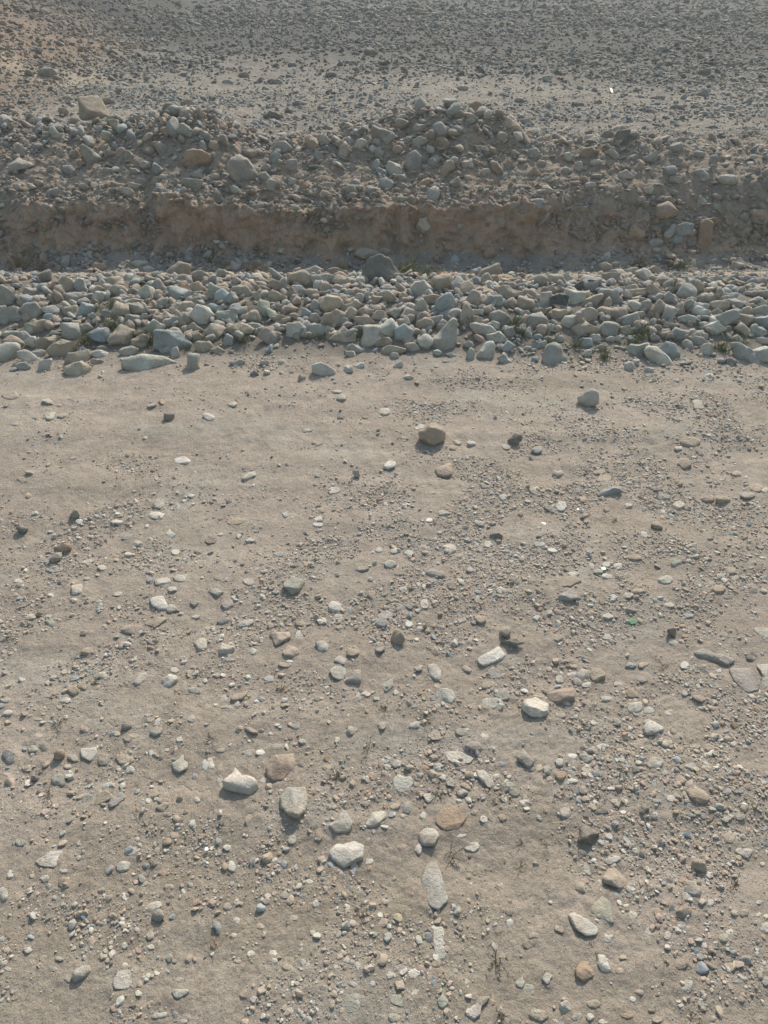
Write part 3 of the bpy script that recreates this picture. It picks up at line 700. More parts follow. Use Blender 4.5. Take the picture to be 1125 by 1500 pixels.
 (0, 1260, 3, """45 62 48 30 95 pr;198 75 48 40 90 pr;282 98 56 50 80 tr;278 45 40 22 0 pr;15 150 72 50 90 pr;715 48 48 42 -10 ka;675 200 76 42 -20 pr;695 242 56 54 0 gR;725 300 60 30 15 tf;
805 132 38 20 80 pr;640 98 36 28 0 pr;742 115 46 30 0 tr;955 295 66 36 60 bA;1038 262 40 38 -50 pa;1040 180 38 25 90 pr;1000 200 42 36 0 gr;1025 330 40 25 0 pr;
P pf 497,530 520,490 575,480 583,540 560,572 500,570;P gA 318,492 345,468 385,468 402,492 370,517 330,537;300 525 36 30 0 dr;795 585 80 54 -15 pa;510 650 50 46 0 kr;700 682 76 30 -15 pe;805 708 40 25 0 pr;
1075 590 40 40 0 kr;1105 412 38 36 0 pr;35 480 32 30 0 pr;690 495 32 30 0 pr;790 520 40 25 -20 gr;660 378 38 32 0 pr;400 350 40 36 0 kr;605 305 28 22 0 pr;260 430 38 28 0 gr;245 475 36 25 0 gr;
140 68 28 25 0 kr;765 440 28 25 0 dr;550 460 30 25 0 pr;1100 670 30 25 0 pr"""),
 (375, 1260, 3, """270 188 58 48 0 wa;P pS 725,70 745,0 790,-10 808,40 830,130 850,180 800,227 755,207 725,150;P pr 775,290 790,275 820,280 828,310 820,350 838,410 825,447 795,440 780,380;
P nf 372,640 400,595 440,585 485,605 493,667 400,677;P nf 588,630 592,595 660,595 676,625 655,653;603 690 50 46 90 nr;695 497 62 50 0 wr;820 622 76 50 85 nr;
P pr 920,685 935,640 960,630 980,595 1027,592 1022,612 990,642 985,682 960,706;785 510 80 76 0 kf;922 535 32 30 0 pr;660 575 32 28 0 ga;705 580 38 32 0 pr;595 500 45 30 90 kr;645 540 30 30 0 kr;
545 240 32 28 0 wr;500 205 32 32 0 pa;192 330 36 32 0 dr;250 315 32 28 90 pr;165 250 46 28 0 gr;125 150 50 38 0 gr;50 155 36 28 0 pr;380 148 38 28 0 pr;450 465 50 26 70 pe;370 420 46 28 -50 kr;
140 468 48 38 0 tr;205 448 36 36 0 pr;75 405 40 28 0 pr;80 440 32 32 0 pr;400 435 36 28 90 pr;430 548 42 30 0 gr;145 665 62 36 -40 pr;195 670 50 18 60 pe;352 470 26 25 0 pr;235 92 36 25 0 pr;
1045 375 60 25 70 pe;20 285 38 30 0 kr;190 520 30 30 0 gr;860 562 30 20 0 pr;512 545 28 24 90 pr;1110 232 40 30 0 dr"""),
 (750, 1260, 3, """P wa 240,240 285,220 320,250 380,305 370,335 320,345 275,310;P nf 345,215 395,158 430,190 447,292 390,266 345,240;P tS 390,85 420,30 445,20 510,75 517,115 470,131 405,107;
792 125 86 66 8 gR;765 168 56 38 30 pr;678 185 66 50 10 ka;755 232 76 74 0 kA;528 242 48 42 0 pr;500 200 32 25 0 pr;210 303 54 52 0 kr;75 375 66 42 0 dr;95 335 50 36 0 tr;425 345 52 48 90 pa;
398 457 86 56 60 wR;P oS 273,480 300,438 330,440 369,485 355,515 315,541 280,522;155 520 66 60 80 pa;70 572 62 56 20 nf;115 680 90 66 0 tr;232 650 60 55 80 pA;185 703 40 30 0 pr;285 690 46 46 0 gr;
222 712 60 25 0 br;360 635 76 50 0 tr;342 690 38 38 0 pr;400 708 46 28 0 pr;555 458 48 45 80 kr;740 460 56 50 0 kr;765 555 76 54 110 pr;600 325 66 45 80 pr;680 335 48 36 90 pr;725 365 46 40 0 br;
730 305 36 36 0 pr;470 490 42 38 0 kr;530 610 32 28 0 pr;560 580 40 28 20 kr;505 680 60 40 0 or;615 655 48 38 90 ga;640 700 50 38 0 kr;875 468 72 22 30 te;890 380 60 38 0 dr;990 535 50 15 0 be;
1112 532 56 32 80 br;925 345 50 50 0 nr;955 320 36 36 0 pr;975 235 38 38 0 tr;1018 238 40 38 0 tr;1112 300 56 42 80 pr;1083 188 38 22 0 pr;1080 240 28 25 0 pr;1115 250 32 30 0 pr;868 190 40 32 0 pr;
832 188 38 36 0 pr;785 355 45 32 90 kr;770 305 36 30 0 kr;650 242 60 56 0 tf;1105 8 28 22 0 pr;800 408 32 22 0 pr;840 520 30 30 0 kr;885 697 28 28 0 pr;740 640 30 25 0 pr;447 155 46 28 0 br;175 122 30 25 0 kr"""),
]
FIELD = [
 (0, 0, 2.009, """1090 155 56 28 10 dA;430 232 22 18 0 dA;140 215 56 34 10 gR;720 222 36 22 20 tA;445 100 36 20 0 dA;975 222 38 20 0 dR;860 192 30 18 0 dR;800 340 60 18 0 gR;880 305 46 18 0 gR;
1040 188 30 18 0 dR;625 290 28 18 0 dA;575 205 22 16 0 dA;612 187 22 14 0 dA;540 222 26 18 0 dA;560 245 20 16 0 dA;815 243 40 18 0 gR;670 242 36 14 0 gR;350 270 24 22 0 dA"""),
 (560, 0, 1.991, """480 228 32 18 0 gR;547 178 36 18 0 dR;414 187 16 14 0 dA;380 190 16 10 0 dA;235 258 38 16 0 tR;355 277 32 14 0 gR;400 291 30 14 0 gR;630 298 36 20 0 gA;577 305 28 14 0 dR;785 326 38 20 20 dR;
705 281 28 18 0 dA;742 263 30 18 0 dA;803 286 50 20 0 dA;940 211 42 20 0 dA;935 271 40 30 0 dA;1015 190 30 16 0 dA;1090 176 30 18 0 gA;1060 297 36 22 -20 dA;1015 317 40 18 0 gA;860 315 42 18 0 dA;
935 332 34 16 0 gR;787 395 28 16 0 dA;965 372 30 14 0 dR;665 58 32 12 5 wF;742 60 22 12 30 wF;1065 72 26 12 0 wA;830 90 24 12 0 wA;100 75 26 14 0 dA;470 128 28 14 0 gA;490 150 30 12 0 gR;630 155 32 10 0 gR"""),
]

# landmarks: picture point, full label, short name used by its neighbours
LANDMARKS = {
 'row': [(558, 402, 'big dark weathered boulder at the back of the cobble row', 'big dark boulder'),
  (798, 441, 'pale upright rectangular block wedged in the cobble row', 'upright rectangular block'),
  (257, 501, 'wide flat blue-grey block in the front of the cobble row', 'wide blue-grey block'),
  (218, 531, 'long pale flat slab lying at the front edge of the row', 'long pale slab'),
  (352, 484, 'large round tan cobble above the grey rubble of the row', 'large round tan cobble'),
  (485, 446, 'smooth tan egg shaped cobble below the big dark boulder', 'smooth egg shaped cobble'),
  (486, 468, 'broad tan cobble with a low domed top in the row', 'broad domed tan cobble'),
  (653, 448, 'pointed blue-grey cobble like an arrowhead in the row', 'pointed blue-grey cobble'),
  (650, 494, 'grey pear shaped cobble tapering upward at the row front', 'pear shaped cobble'),
  (813, 521, 'large grey rounded cobble casting its shadow in front of the row', 'grey cobble lying out front'),
  (965, 522, 'two-toned pale oval cobble leaning at the row front', 'two-toned oval cobble'),
  (981, 516, 'blue-grey blocky cobble leaning beside the two-toned oval cobble', 'blue-grey leaning block'),
  (1042, 480, 'large pale lens shaped cobble on the right of the row', 'pale lens shaped cobble'),
  (1092, 519, 'grey wedge shaped cobble sloping down at the row front', 'grey sloping wedge'),
  (114, 542, 'ragged tan cobble lying out at the left row front', 'ragged tan cobble'),
  (148, 492, 'blue-grey five-sided cobble shaped like a small house', 'house shaped blue cobble'),
  (90, 434, 'long narrow tan cobble standing on a slant at the row back', 'slanting narrow tan cobble'),
  (260, 430, 'smooth blue oval cobble tilted to the right in the row', 'smooth blue oval cobble'),
  (842, 437, 'pale blocky cobble standing beside the black plastic sheet', 'pale block by the plastic'),
  (945, 406, 'pale grey egg shaped cobble high at the row back', 'pale egg cobble'),
  (9, 437, 'tall grey block at the left edge of the photo', 'tall grey block'),
  (395, 494, 'pinkish wedge shaped cobble with a peaked top in the row', 'peaked pinkish cobble'),
  (859, 482, 'brownish loaf shaped cobble under a paler loaf shaped one', 'loaf shaped cobble'),
  (711, 516, 'pale angular cobble with a flat dark shadow at the row front', 'pale angular front cobble'),
  (616, 426, 'large pale round cobble just right of the big dark boulder', 'large pale round cobble'),
  (300, 463, 'pale faceted cobble shaped like a cut gem in the row', 'gem shaped cobble'),
  (284, 533, 'ragged grey cobble standing alone before the row rubble', 'ragged standing cobble')],
 'bank': [(137, 162, 'largest grey-brown boulder standing on the left bank crest', 'crest boulder'),
  (31, 241, 'pale lumpy rock on the left end of the bank', 'pale lumpy rock'),
  (133, 228, 'grey wedge shaped rock leaning on the left bank slope', 'grey leaning wedge'),
  (287, 232, 'broad rusty tan rock half sunk in the bank', 'broad rusty rock'),
  (356, 252, 'large grey oval boulder casting a wide shadow on the bank', 'large oval boulder'),
  (244, 194, 'small orange lump of rock on the left mound', 'small orange lump'),
  (604, 237, 'grey blocky boulder low on the middle stone mound', 'grey blocky boulder'),
  (557, 198, 'long slanting grey rock near the top of the middle mound', 'slanting grey rock'),
  (696, 159, 'brick red angular rock on top of the middle mound', 'brick red rock'),
  (748, 182, 'tan pointed triangular rock behind the bank crest', 'pointed triangular rock'),
  (911, 202, 'dark blocky rock standing on the right bank crest', 'dark crest rock'),
  (976, 308, 'large pinkish oval rock on the lip of the cut bank', 'pinkish oval rock'),
  (1067, 263, 'pale oval rock with a dark shadow on the right slope', 'pale oval rock'),
  (1115, 315, 'smooth tan rock at the right edge above the cut bank', 'smooth right edge rock'),
  (1032, 347, 'tall brown pillar of hard earth in the cut face', 'brown earth pillar'),
  (933, 341, 'round brownish rock stuck in the cut face', 'round face rock'),
  (787, 298, 'smooth blue-grey rock on the lip of the cut bank', 'blue lip rock'),
  (622, 330, 'pale rounded rock embedded at the top of the cut face', 'pale embedded rock'),
  (458, 210, 'brownish blocky rock in the dip between the mounds', 'brownish block')],
 'track': [(633, 637, 'large round brown stone standing on the bare track', 'large round brown stone'),
  (861, 583, 'pale angular stone with a dark round shadow on the track', 'pale shadowed stone'),
  (650, 687, 'two-toned stone with a pale lit top on the track', 'two-toned lit stone'),
  (755, 643, 'dark blocky stone between the two lone large track stones', 'dark blocky stone'),
  (267, 673, 'white oval flat stone alone on the smooth track', 'lone white oval'),
  (73, 610, 'white four-cornered chip on the left of the track', 'white four-cornered chip'),
  (92, 803, 'brown slab leaning on a smaller stone at the left', 'brown leaning slab'),
  (1002, 681, 'smooth domed tan stone on the right of the track', 'smooth domed stone'),
  (893, 722, 'blue-grey jagged stone on the right of the track', 'blue jagged stone'),
  (821, 743, 'white round pebble beside the white glazed scrap', 'white round pebble'),
  (234, 883, 'white oval stone with flat top on the left track', 'white flat-topped oval'),
  (583, 939, 'tan stone standing upright beside its dark shadow', 'upright tan stone'),
  (720, 960, 'white slanting brick shaped stone in the middle track', 'white brick shaped stone'),
  (637, 985, 'pale almond shaped stone pointing down in the track', 'pale almond stone'),
  (653, 1021, 'pale tan many-sided stone lying flat in the track', 'many-sided tan stone'),
  (785, 1038, 'broad white flat stone sunk flush in the dust', 'broad white sunk stone'),
  (819, 1019, 'long pinkish loaf shaped stone on the track', 'pinkish loaf stone'),
  (1045, 961, 'long grey slab half buried on the right of the track', 'long half-buried slab'),
  (829, 873, 'grey pitted stone below a flat tan slab', 'grey pitted stone'),
  (347, 1147, 'pale stone with spreading points on the left of the track', 'spreading pointed stone'),
  (412, 1122, 'rough pinkish brown slab with a crumbly surface', 'rough pinkish slab'),
  (432, 1180, 'large pale rounded stone with a dented top', 'large dented stone'),
  (507, 1250, 'large white six-sided slab on the near track', 'white six-sided slab'),
  (498, 1208, 'pale lumpy stone just above the white six-sided slab', 'pale lumpy stone'),
  (591, 1148, 'pale heart shaped stone flat in the track', 'heart shaped stone'),
  (627, 1226, 'pale rounded flat stone beside the orange disc', 'pale flat stone'),
  (660, 1200, 'round orange brown disc sunk flush in the track', 'orange sunk disc'),
  (673, 1109, 'long white stone lying beside a grey shaded one', 'long white stone'),
  (637, 1300, 'long pale pitted stone with a wide lower end', 'long pitted stone'),
  (642, 1379, 'pale peanut shaped stone narrowing in its middle', 'peanut shaped stone'),
  (519, 1471, 'pale greenish five-sided slab at the bottom edge', 'greenish five-sided slab'),
  (852, 1354, 'long white slab with a ragged lower end', 'ragged white slab'),
  (881, 1336, 'greenish grey pointed slab sunk beside the white slab', 'pointed sunk slab'),
  (901, 1286, 'yellowish tan blocky stone with a shaded front', 'yellowish blocky stone'),
  (857, 1422, 'orange tan rounded stone on the near right track', 'orange tan stone'),
  (883, 1412, 'small white egg shaped stone beside the orange tan one', 'white egg stone'),
  (1014, 1302, 'smooth grey rounded stone among the right gravel', 'smooth grey stone'),
  (119, 1424, 'grey stone standing up over a long dark shadow', 'grey long-shadow stone'),
  (180, 1437, 'pale flat stone right of the long-shadow stone', 'pale flat patch stone'),
  (68, 1256, 'pale tan pointed stone at the lower left', 'pale pointed stone'),
  (181, 1268, 'white oval pebble slanting below a thin chip', 'white slanting oval'),
  (1019, 1167, 'tan wedge shaped stone beside the grey wooden strip', 'tan wedge stone'),
  (956, 1067, 'pale ridge shaped stone with a dark front', 'ridge shaped stone'),
  (262, 1117, 'pale pear shaped stone on the left of the track', 'pear shaped pale stone'),
  (130, 1102, 'pale yellowish stone with a dark left edge', 'pale yellowish stone'),
  (958, 1118, 'white domed stone sunk in the right track', 'white domed stone'),
  (318, 1455, 'stray', ''), (700, 1478, 'pale bird shaped stone at the bottom of the track', 'bird shaped stone'),
  (862, 1222, 'dark rough crumbly stone low on the right track', 'dark rough stone'),
  (435, 860, 'greenish pale stone half buried above the gravel', 'greenish buried stone')],
 'field': [(543, 77, 'largest dark rock far out on the middle of the field', 'largest far rock'),
  (70, 107, 'grey rounded rock at the foot of the left hill', 'hill foot rock'),
  (894, 29, 'bright pale flat rock far away near the top right', 'bright far rock'),
  (1030, 136, 'dark chunky rock on the right of the field', 'dark chunky field rock')],
}

TONE_WORD = {'x': 'dark', 'p': 'pale', 'g': 'grey', 't': 'tan', 'b': 'blue-grey', 'k': 'pinkish', 'd': 'dark', 'o': 'rusty', 'n': 'greenish', 'w': 'white'}
SHAPE_WORD = {'s': 'angular', 'a': 'angular', 'r': 'rounded', 'f': 'flat', 'e': 'long'}
KIND = {'row': ('cobble', 'cobble', 'cobbles piled in the row beside the track'),
        'bank': ('rock', 'rock', 'rocks lying on the earth bank'),
        'track': ('stone', 'stone', 'stones scattered on the dirt track'),
        'field': ('field_rock', 'field rock', 'rocks scattered over the stony field')}


def parse(tiles):
    got = []
    for ox, oy, s, text in tiles:
        for e in text.replace('\n', '').split(';'):
            w = e.split()
            if not w:
                continue
            if w[0] == 'P':
                pts = np.array([[float(v) for v in q.split(',')] for q in w[2:]]) / s + (ox, oy)
                lo, hi = pts.min(0), pts.max(0)
                c = (lo + hi) / 2
                code, out = w[1], pts - c
                if ((np.roll(out, -1, 0) - out)[:, 0] * out[:, 1] - (np.roll(out, -1, 0) - out)[:, 1] * out[:, 0]).sum() > 0:
                    out = out[::-1]
                sz = hi - lo
                got.append(dict(c=c, w=sz[0], h=sz[1], out=out, code=code, ang=0.0))
            else:
                x, y, a, b, g = (float(v) for v in w[:5])
                got.append(dict(c=np.array([x / s + ox, y / s + oy]), w=a / s, h=b / s, out=None, code=w[5], ang=math.radians(g)))
    keep = []
    for g in sorted(got, key=lambda q: -q['w'] * q['h']):
        if all(np.hypot(*(g['c'] - k['c'])) > .28 * min(g['w'], k['w']) for k in keep):
            keep.append(g)
    return keep


def build_stone(g, where, r):
    """world-space verts about the stone's centre, faces, centre"""
    tone, shp = g['code'][0], g['code'][1].lower()
    high = shp == 's'
    shp = 'a' if high else shp
    proud = where != 'track' or (g['code'][1].isupper() and not high)
    out = g['out'] if g['out'] is not None else random_outline(r, g['w'], g['h'], g['ang'], shp)
    px, py = g['c']
    size = max(g['w'], g['h'])
    sub = 4 if size > 34 else 3 if size > 11 else 2
    if proud:
        q = hit(px, py + (.22 if where == 'row' else .22 if where != 'track' else .36) * g['h'])
        d, rt, up = axes(px, py)
        d2 = axes(px, py + .3 * g['h'])[0]
        dist = np.linalg.norm(q - [0, 0, CAM_H])
        fwd = d @ np.array([0, math.cos(PITCH), -math.sin(PITCH)])
        k = dist * fwd / F
        half = .5 * min(g['w'], g['h']) * k
        depth = half * {'f': .9, 'a': 1.0, 'e': .95}.get(shp, 1.05)
        c = np.array([0, 0, CAM_H]) + d * (dist + (.1 if where != 'bank' else -.15) * half)
        k2 = k * {'row': 1.27, 'bank': 1.15}.get(where, 1.0)
        broken = where in ('row', 'bank') and shp == 'r' and r.random() < .72
        if broken and g['out'] is None:
            out = random_outline(r, g['w'], g['h'], g['ang'], 'a')
        lv, fc = lump(r, sub, np.stack([out[:, 0], -out[:, 1]], -1)[::-1] * k2, depth * (1.15 if broken else 1), 'a' if broken else shp, False, g['out'] is not None, 2.0 if tone == 'x' else 1.0)
        v = lv[:, :1] * rt + lv[:, 1:2] * up + lv[:, 2:] * (-d)
    else:
        q = hit(px, py)
        ks = []
        for o in out:
            d = axes(px + o[0], py + o[1])[0]
            t = (q[2] - CAM_H) / d[2]
            ks.append(d[:2] * t - q[:2])
        ks = np.array(ks)
        w_ = np.ptp(ks[:, 0])
        l_ = np.ptp(ks[:, 1])
        m_ = min(w_, l_)
        depth = m_ * {'f': .08, 'a': .18, 'e': .17}.get(shp, .17) * r.choice([.7, .95, 1.2, 1.5])
        if high:
            depth = m_ * r.uniform(.26, .32)
        # the front face of a raised stone belongs to its outline: draw the footprint in
        ks[:, 1] = ks[:, 1] * (.97 if shp == 'f' else .90)
        lv, fc = lump(r, sub, ks, depth, shp, True, g['out'] is not None)
        v = lv
        c = np.array([q[0], q[1] - (.0 if shp == 'f' else .04 * l_), q[2] + float(fine(q[0], q[1])) + depth * (.12 if shp == 'f' else .25)])
    return v, fc, c, tone, shp


DIRS = ['right of', 'below and right of', 'below', 'below and left of', 'left of', 'above and left of', 'above', 'above and right of']
ORD = ['', 'second nearest ', 'third nearest ', 'fourth nearest ', 'fifth nearest ', 'sixth nearest ', 'seventh nearest ', 'eighth nearest ', 'ninth nearest ', 'tenth nearest ']


def give_labels(items, where):
    noun = {'row': 'cobble', 'bank': 'rock', 'track': 'stone', 'field': 'rock'}[where]
    marks = []
    for x, y, lab, short in LANDMARKS[where]:
        if not short:
            continue
        b = min(items, key=lambda g: np.hypot(*(g['c'] - (x, y))))
        if np.hypot(*(b['c'] - (x, y))) < 16 and 'label' not in b:
            b['label'] = lab
            marks.append((b['c'], short))
    mid = np.median([max(g['w'], g['h']) for g in items])
    seen = {}
    for g in items:
        if 'label' in g:
            continue
        c, short = min(marks, key=lambda m: np.hypot(*(m[0] - g['c'])))
        dx, dy = g['c'] - c
        way = DIRS[int(round(math.degrees(math.atan2(dy, dx)) / 45)) % 8]
        s = max(g['w'], g['h'])
        sw = 'small ' if s < .75 * mid else 'large ' if s > 1.45 * mid else ''
        look = sw + TONE_WORD[g['code'][0]] + ' ' + SHAPE_WORD[g['code'][1].lower()] + ' ' + noun
        seen.setdefault((look, way, short), []).append((math.hypot(dx, dy), g))
    for (look, way, short), lst in seen.items():
        for i, (_, g) in enumerate(sorted(lst, key=lambda t: t[0])):
            g['label'] = ORD[min(i, 9)] + look + ' ' + way + ' the ' + short


class Pile:
    """collects many small stones into one mesh of something nobody could count"""
    def __init__(self):
        self.v, self.f, self.c, self.n = [], [], [], 0

    def add(self, v, f, c):
        self.v.append(v)
        self.f.append(f + self.n)
        self.c.append(np.broadcast_to(c, v.shape))
        self.n += len(v)

    def link(self, name, mat, label, cat, smooth=True):
        me = mesh_np(name, np.concatenate(self.v), np.concatenate(self.f), mat, np.concatenate(self.c), smooth)
        return link(name, me, kind='stuff', label=label, category=cat)


for g in parse(TRACK):                                # soil drifted against the stones
    q = hit(*g['c'])
    rad = .5 * math.sqrt(g['w'] * g['h']) * np.linalg.norm(q - [0, 0, CAM_H]) / F
    i0, i1 = np.searchsorted(rows, (q[1] - 4 * rad, q[1] + 4 * rad))
    dd = np.hypot(GX[i0:i1] - q[0], GY[i0:i1] - q[1]) / rad
    GZ[i0:i1] += .07 * rad * np.exp(-(dd / 1.35) ** 4) + .05 * rad * np.exp(-(dd / 2.2) ** 2) * pn(GX[i0:i1] * 40, GY[i0:i1] * 40, 3)
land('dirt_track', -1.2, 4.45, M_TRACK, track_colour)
land('earth_bank', 4.45, 6.2, M_BANK, bank_colour)
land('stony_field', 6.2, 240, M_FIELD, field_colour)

gravel, rubble, field_rubble, scree = Pile(), Pile(), Pile(), Pile()
placed = []                                            # x, y, radius of the stones on the track
for where, tiles in (('row', ROW), ('bank', BANK), ('track', TRACK), ('field', FIELD)):
    items = parse(tiles)
    give_labels(items[:298], where)
    nm, cat, grp = KIND[where]
    for i, g in enumerate(items):
        r = np.random.default_rng(1000 + i * 7 + len(where))
        v, fc, c, tone, shp = build_stone(g, where, r)
        if where == 'track':
            placed.append((c[0], c[1], np.ptp(v[:, 0]) / 2))
        cl = stone_colour(r, tone, v)
        if where == 'track':                       # the dust of the track clings to its stones
            cl = cl * (.93 if tone in 'pw' else .78) + SOIL * (.09 if tone in 'pw' else .24)
        if where == 'row':
            cl = cl * (1.07, 1.10, 1.10)
        if where == 'bank':
            cl = cl * (.95, .92, .89)
        if i < 298:
            big = where in ('row', 'bank') and max(g['w'], g['h']) > 34 and g['label'].find('boulder') >= 0 and g['label'].split(' the ')[0].find('boulder') >= 0
            name = 'boulder' if big and ('below' not in g['label'] and 'right of' not in g['label']) else nm
            o = link(name, mesh_np(name, v, fc, M_ROUGH if where in ('bank', 'field') or tone == 'd' else M_STONE, cl),
                     label=g['label'], category=name.replace('_', ' '), group=grp)
            o.location = c
        else:
            (gravel if where == 'track' else rubble).add(v + c, fc, cl)

# ------------------------------------------------------------------ stuff: gravel, rubble and far stones
_shapes = {}


def pebble_set(sub, k):
    if (sub, k) not in _shapes:
        r = np.random.default_rng(77 + sub)
        lst = []
        for i in range(k):
            out = random_outline(r, 2, r.uniform(1.2, 2), 0, r.choice(['a', 'r', 'a', 'f']))
            v, f = lump(r, sub, out, r.uniform(.45, .95), r.choice(['a', 'r', 'a']))
            lst.append(v)
        _shapes[(sub, k)] = (np.array(lst), f)
    return _shapes[(sub, k)]


def strew(pile, x, y, z, size, sub, tones, r, sink=.35, tiltamt=.3, colmul=1.0):
    """stones of half-width SIZE at x, y, z"""
    S, f = pebble_set(sub, 40)
    n = len(x)
    if n == 0:
        return
    v = S[r.integers(0, len(S), n)]                      # n, m, 3
    a = r.uniform(0, 2 * math.pi, n)
    ca, sa = np.cos(a)[:, None], np.sin(a)[:, None]
    tx, ty = r.normal(0, tiltamt, (2, n, 1))
    flat = r.uniform(.4, 1.0, (n, 1))
    vx, vy, vz = v[..., 0], v[..., 1], v[..., 2] * flat
    vz, vx = vz + tx * vx, vx - tx * vz
    vz, vy = vz + ty * vy, vy - ty * vz
    q = np.stack([vx * ca - vy * sa, vx * sa + vy * ca, vz], -1) * size[:, None, None]
    q = q + np.stack([x, y, z + size * .62 * flat[:, 0] * (1 - 2 * sink)], -1)[:, None, :]
    keys, wts = zip(*tones)
    pal = np.array([TONES[t] for t in keys])
    c = pal[r.choice(len(keys), n, p=np.array(wts) / sum(wts))] * r.uniform(.85, 1.15, (n, 1)) * (1 + r.normal(0, .018, (n, 3))) * colmul
    m = v.shape[1]
    F_ = (f[None] + (np.arange(n) * m)[:, None, None]).reshape(-1, 3)
    pile.add(q.reshape(-1, 3), F_, np.repeat(c, m, 0))


def ground_of(px, py):
    d = np.stack([(px - CX) / F, math.cos(PITCH) - (py - CY) / F * math.sin(PITCH), -math.sin(PITCH) - (py - CY) / F * math.cos(PITCH)], -1)
    t = CAM_H / -d[:, 2]
    return d[:, 0] * t, d[:, 1] * t


# gravel clusters on the track: centre and reach read off the photograph, then laid on the land
PATCH = [(620, 815, 150, 70, 1.9), (830, 725, 180, 65, 1.3), (950, 800, 200, 85, 1.3), (120, 790, 130, 40, .9), (250, 760, 60, 30, .5), (90, 1390, 120, 55, 1.6), (40, 1440, 60, 40, 1.2), (140, 1350, 60, 30, 1.2),
         (330, 1255, 75, 45, 1.8), (300, 1215, 60, 25, 1.0), (440, 1440, 60, 40, 1.8), (560, 1345, 50, 30, 1.7), (330, 1400, 60, 35, 1.5), (300, 1330, 50, 25, .8), (500, 1395, 50, 30, 1.2), (690, 1405, 50, 35, 1.3),
         (1000, 1120, 130, 110, 1.2), (1060, 1190, 80, 70, 1.0), (960, 1290, 90, 50, 1.6), (740, 1340, 130, 14, .9), (530, 920, 130, 55, 1.2), (200, 970, 190, 80, .45), (430, 1185, 110, 18, .5), (390, 1220, 60, 30, .9),
         (560, 1120, 120, 50, .35), (820, 1090, 110, 45, .5), (800, 1385, 55, 35, 1.1), (880, 552, 250, 12, .9), (1050, 600, 110, 60, .8), (180, 685, 40, 14, .9), (165, 745, 40, 18, 1.1), (840, 660, 110, 50, .4),
         (630, 600, 45, 16, .9), (620, 1400, 50, 30, .6), (930, 1420, 100, 50, .6), (1060, 1440, 60, 60, .5), (1080, 1000, 60, 50, .6), (500, 1290, 60, 25, 1.1), (410, 1280, 60, 30, .9), (60, 960, 90, 60, .4),
         (340, 1130, 90, 25, .35), (80, 1190, 40, 18, .8), (840, 1260, 60, 30, .8), (1000, 1210, 70, 30, 1.0), (700, 1480, 100, 20, .7), (200, 1480, 60, 20, .4), (470, 800, 60, 25, .4)]
PG = []
for px, py, rx, ry, wt in PATCH:
    x0, y0 = ground_of(np.array([px], float), np.array([py], float))
    x1, _ = ground_of(np.array([px + rx], float), np.array([py], float))
    _, y1 = ground_of(np.array([px], float), np.array([py - ry], float))
    PG.append((x0[0], y0[0], abs(x1[0] - x0[0]), abs(y1[0] - y0[0]), wt * 1.35))


def gravel_weight(x, y):
    w = np.zeros_like(x)
    for a, b, sx, sy, wt in PG:
        w += wt * np.exp(-((x - a) / sx) ** 2 - ((y - b) / sy) ** 2)
    base = .09 + .08 * sstep(2.35, 2.1, y) + .22 * sstep(-.6, .7, x) * sstep(2.7, 2.2, y) + .14 * sstep(2.1, 1.6, y) + .25 * np.exp(-((y - 3.2) / .08) ** 2)
    cl = np.clip(.45 + 1.7 * fbm(x * 4.2, y * 5.2, 31, 3), 0.02, 1.9)
    far_side = 1 - .45 * np.exp(-((x + .7) / .6) ** 2 - ((y - 2.6) / .5) ** 2)
    return (w + base) * cl * far_side


r = np.random.default_rng(5)
TRK = [('p', 4), ('t', 5), ('g', 2), ('k', 3), ('b', .5), ('d', .3), ('o', .4)]


def scatter_track(n, smin, smax, power, sub, wpow=1.0, sink=.3):
    y = .25 + 3.05 * r.random(n * 6) ** .75
    x = r.uniform(-1, 1, n * 6) * (.72 + .52 * y)
    keep = r.random(n * 6) < np.clip(gravel_weight(x, y) ** wpow * .75, 0, 1) * (.55 + .45 * sstep(.2, 1.2, y))
    x, y = x[keep][:n], y[keep][:n]
    s = smin * (1 - r.random(len(x)) * (1 - (smin / smax) ** power)) ** (-1 / power)
    z = H(x, y) + fine(x, y)
    strew(gravel, x, y, z, s, sub, TRK, r, sink)
    return len(x)


scatter_track(62000, .0016, .006, 1.7, 1, 1.0, .26)
scatter_track(7500, .005, .013, 2.2, 2, .75, .36)
# crumbs of dry mud, the colour of the track
y = .25 + 3.1 * r.random(16000) ** .75
x = r.uniform(-1, 1, 16000) * (.72 + .52 * y)
keep = r.random(16000) < np.clip(.25 + fbm(x * 3, y * 3, 77, 3), .05, 1)
x, y = x[keep], y[keep]
strew(gravel, x, y, H(x, y) + fine(x, y), r.uniform(.0012, .0035, len(x)), 1, [('t', 3), ('k', 1)], r, .4, colmul=.95)
gravel.link('gravel', M_GRAVEL, 'fine pebbles and grit strewn over the dirt track', 'gravel', False)

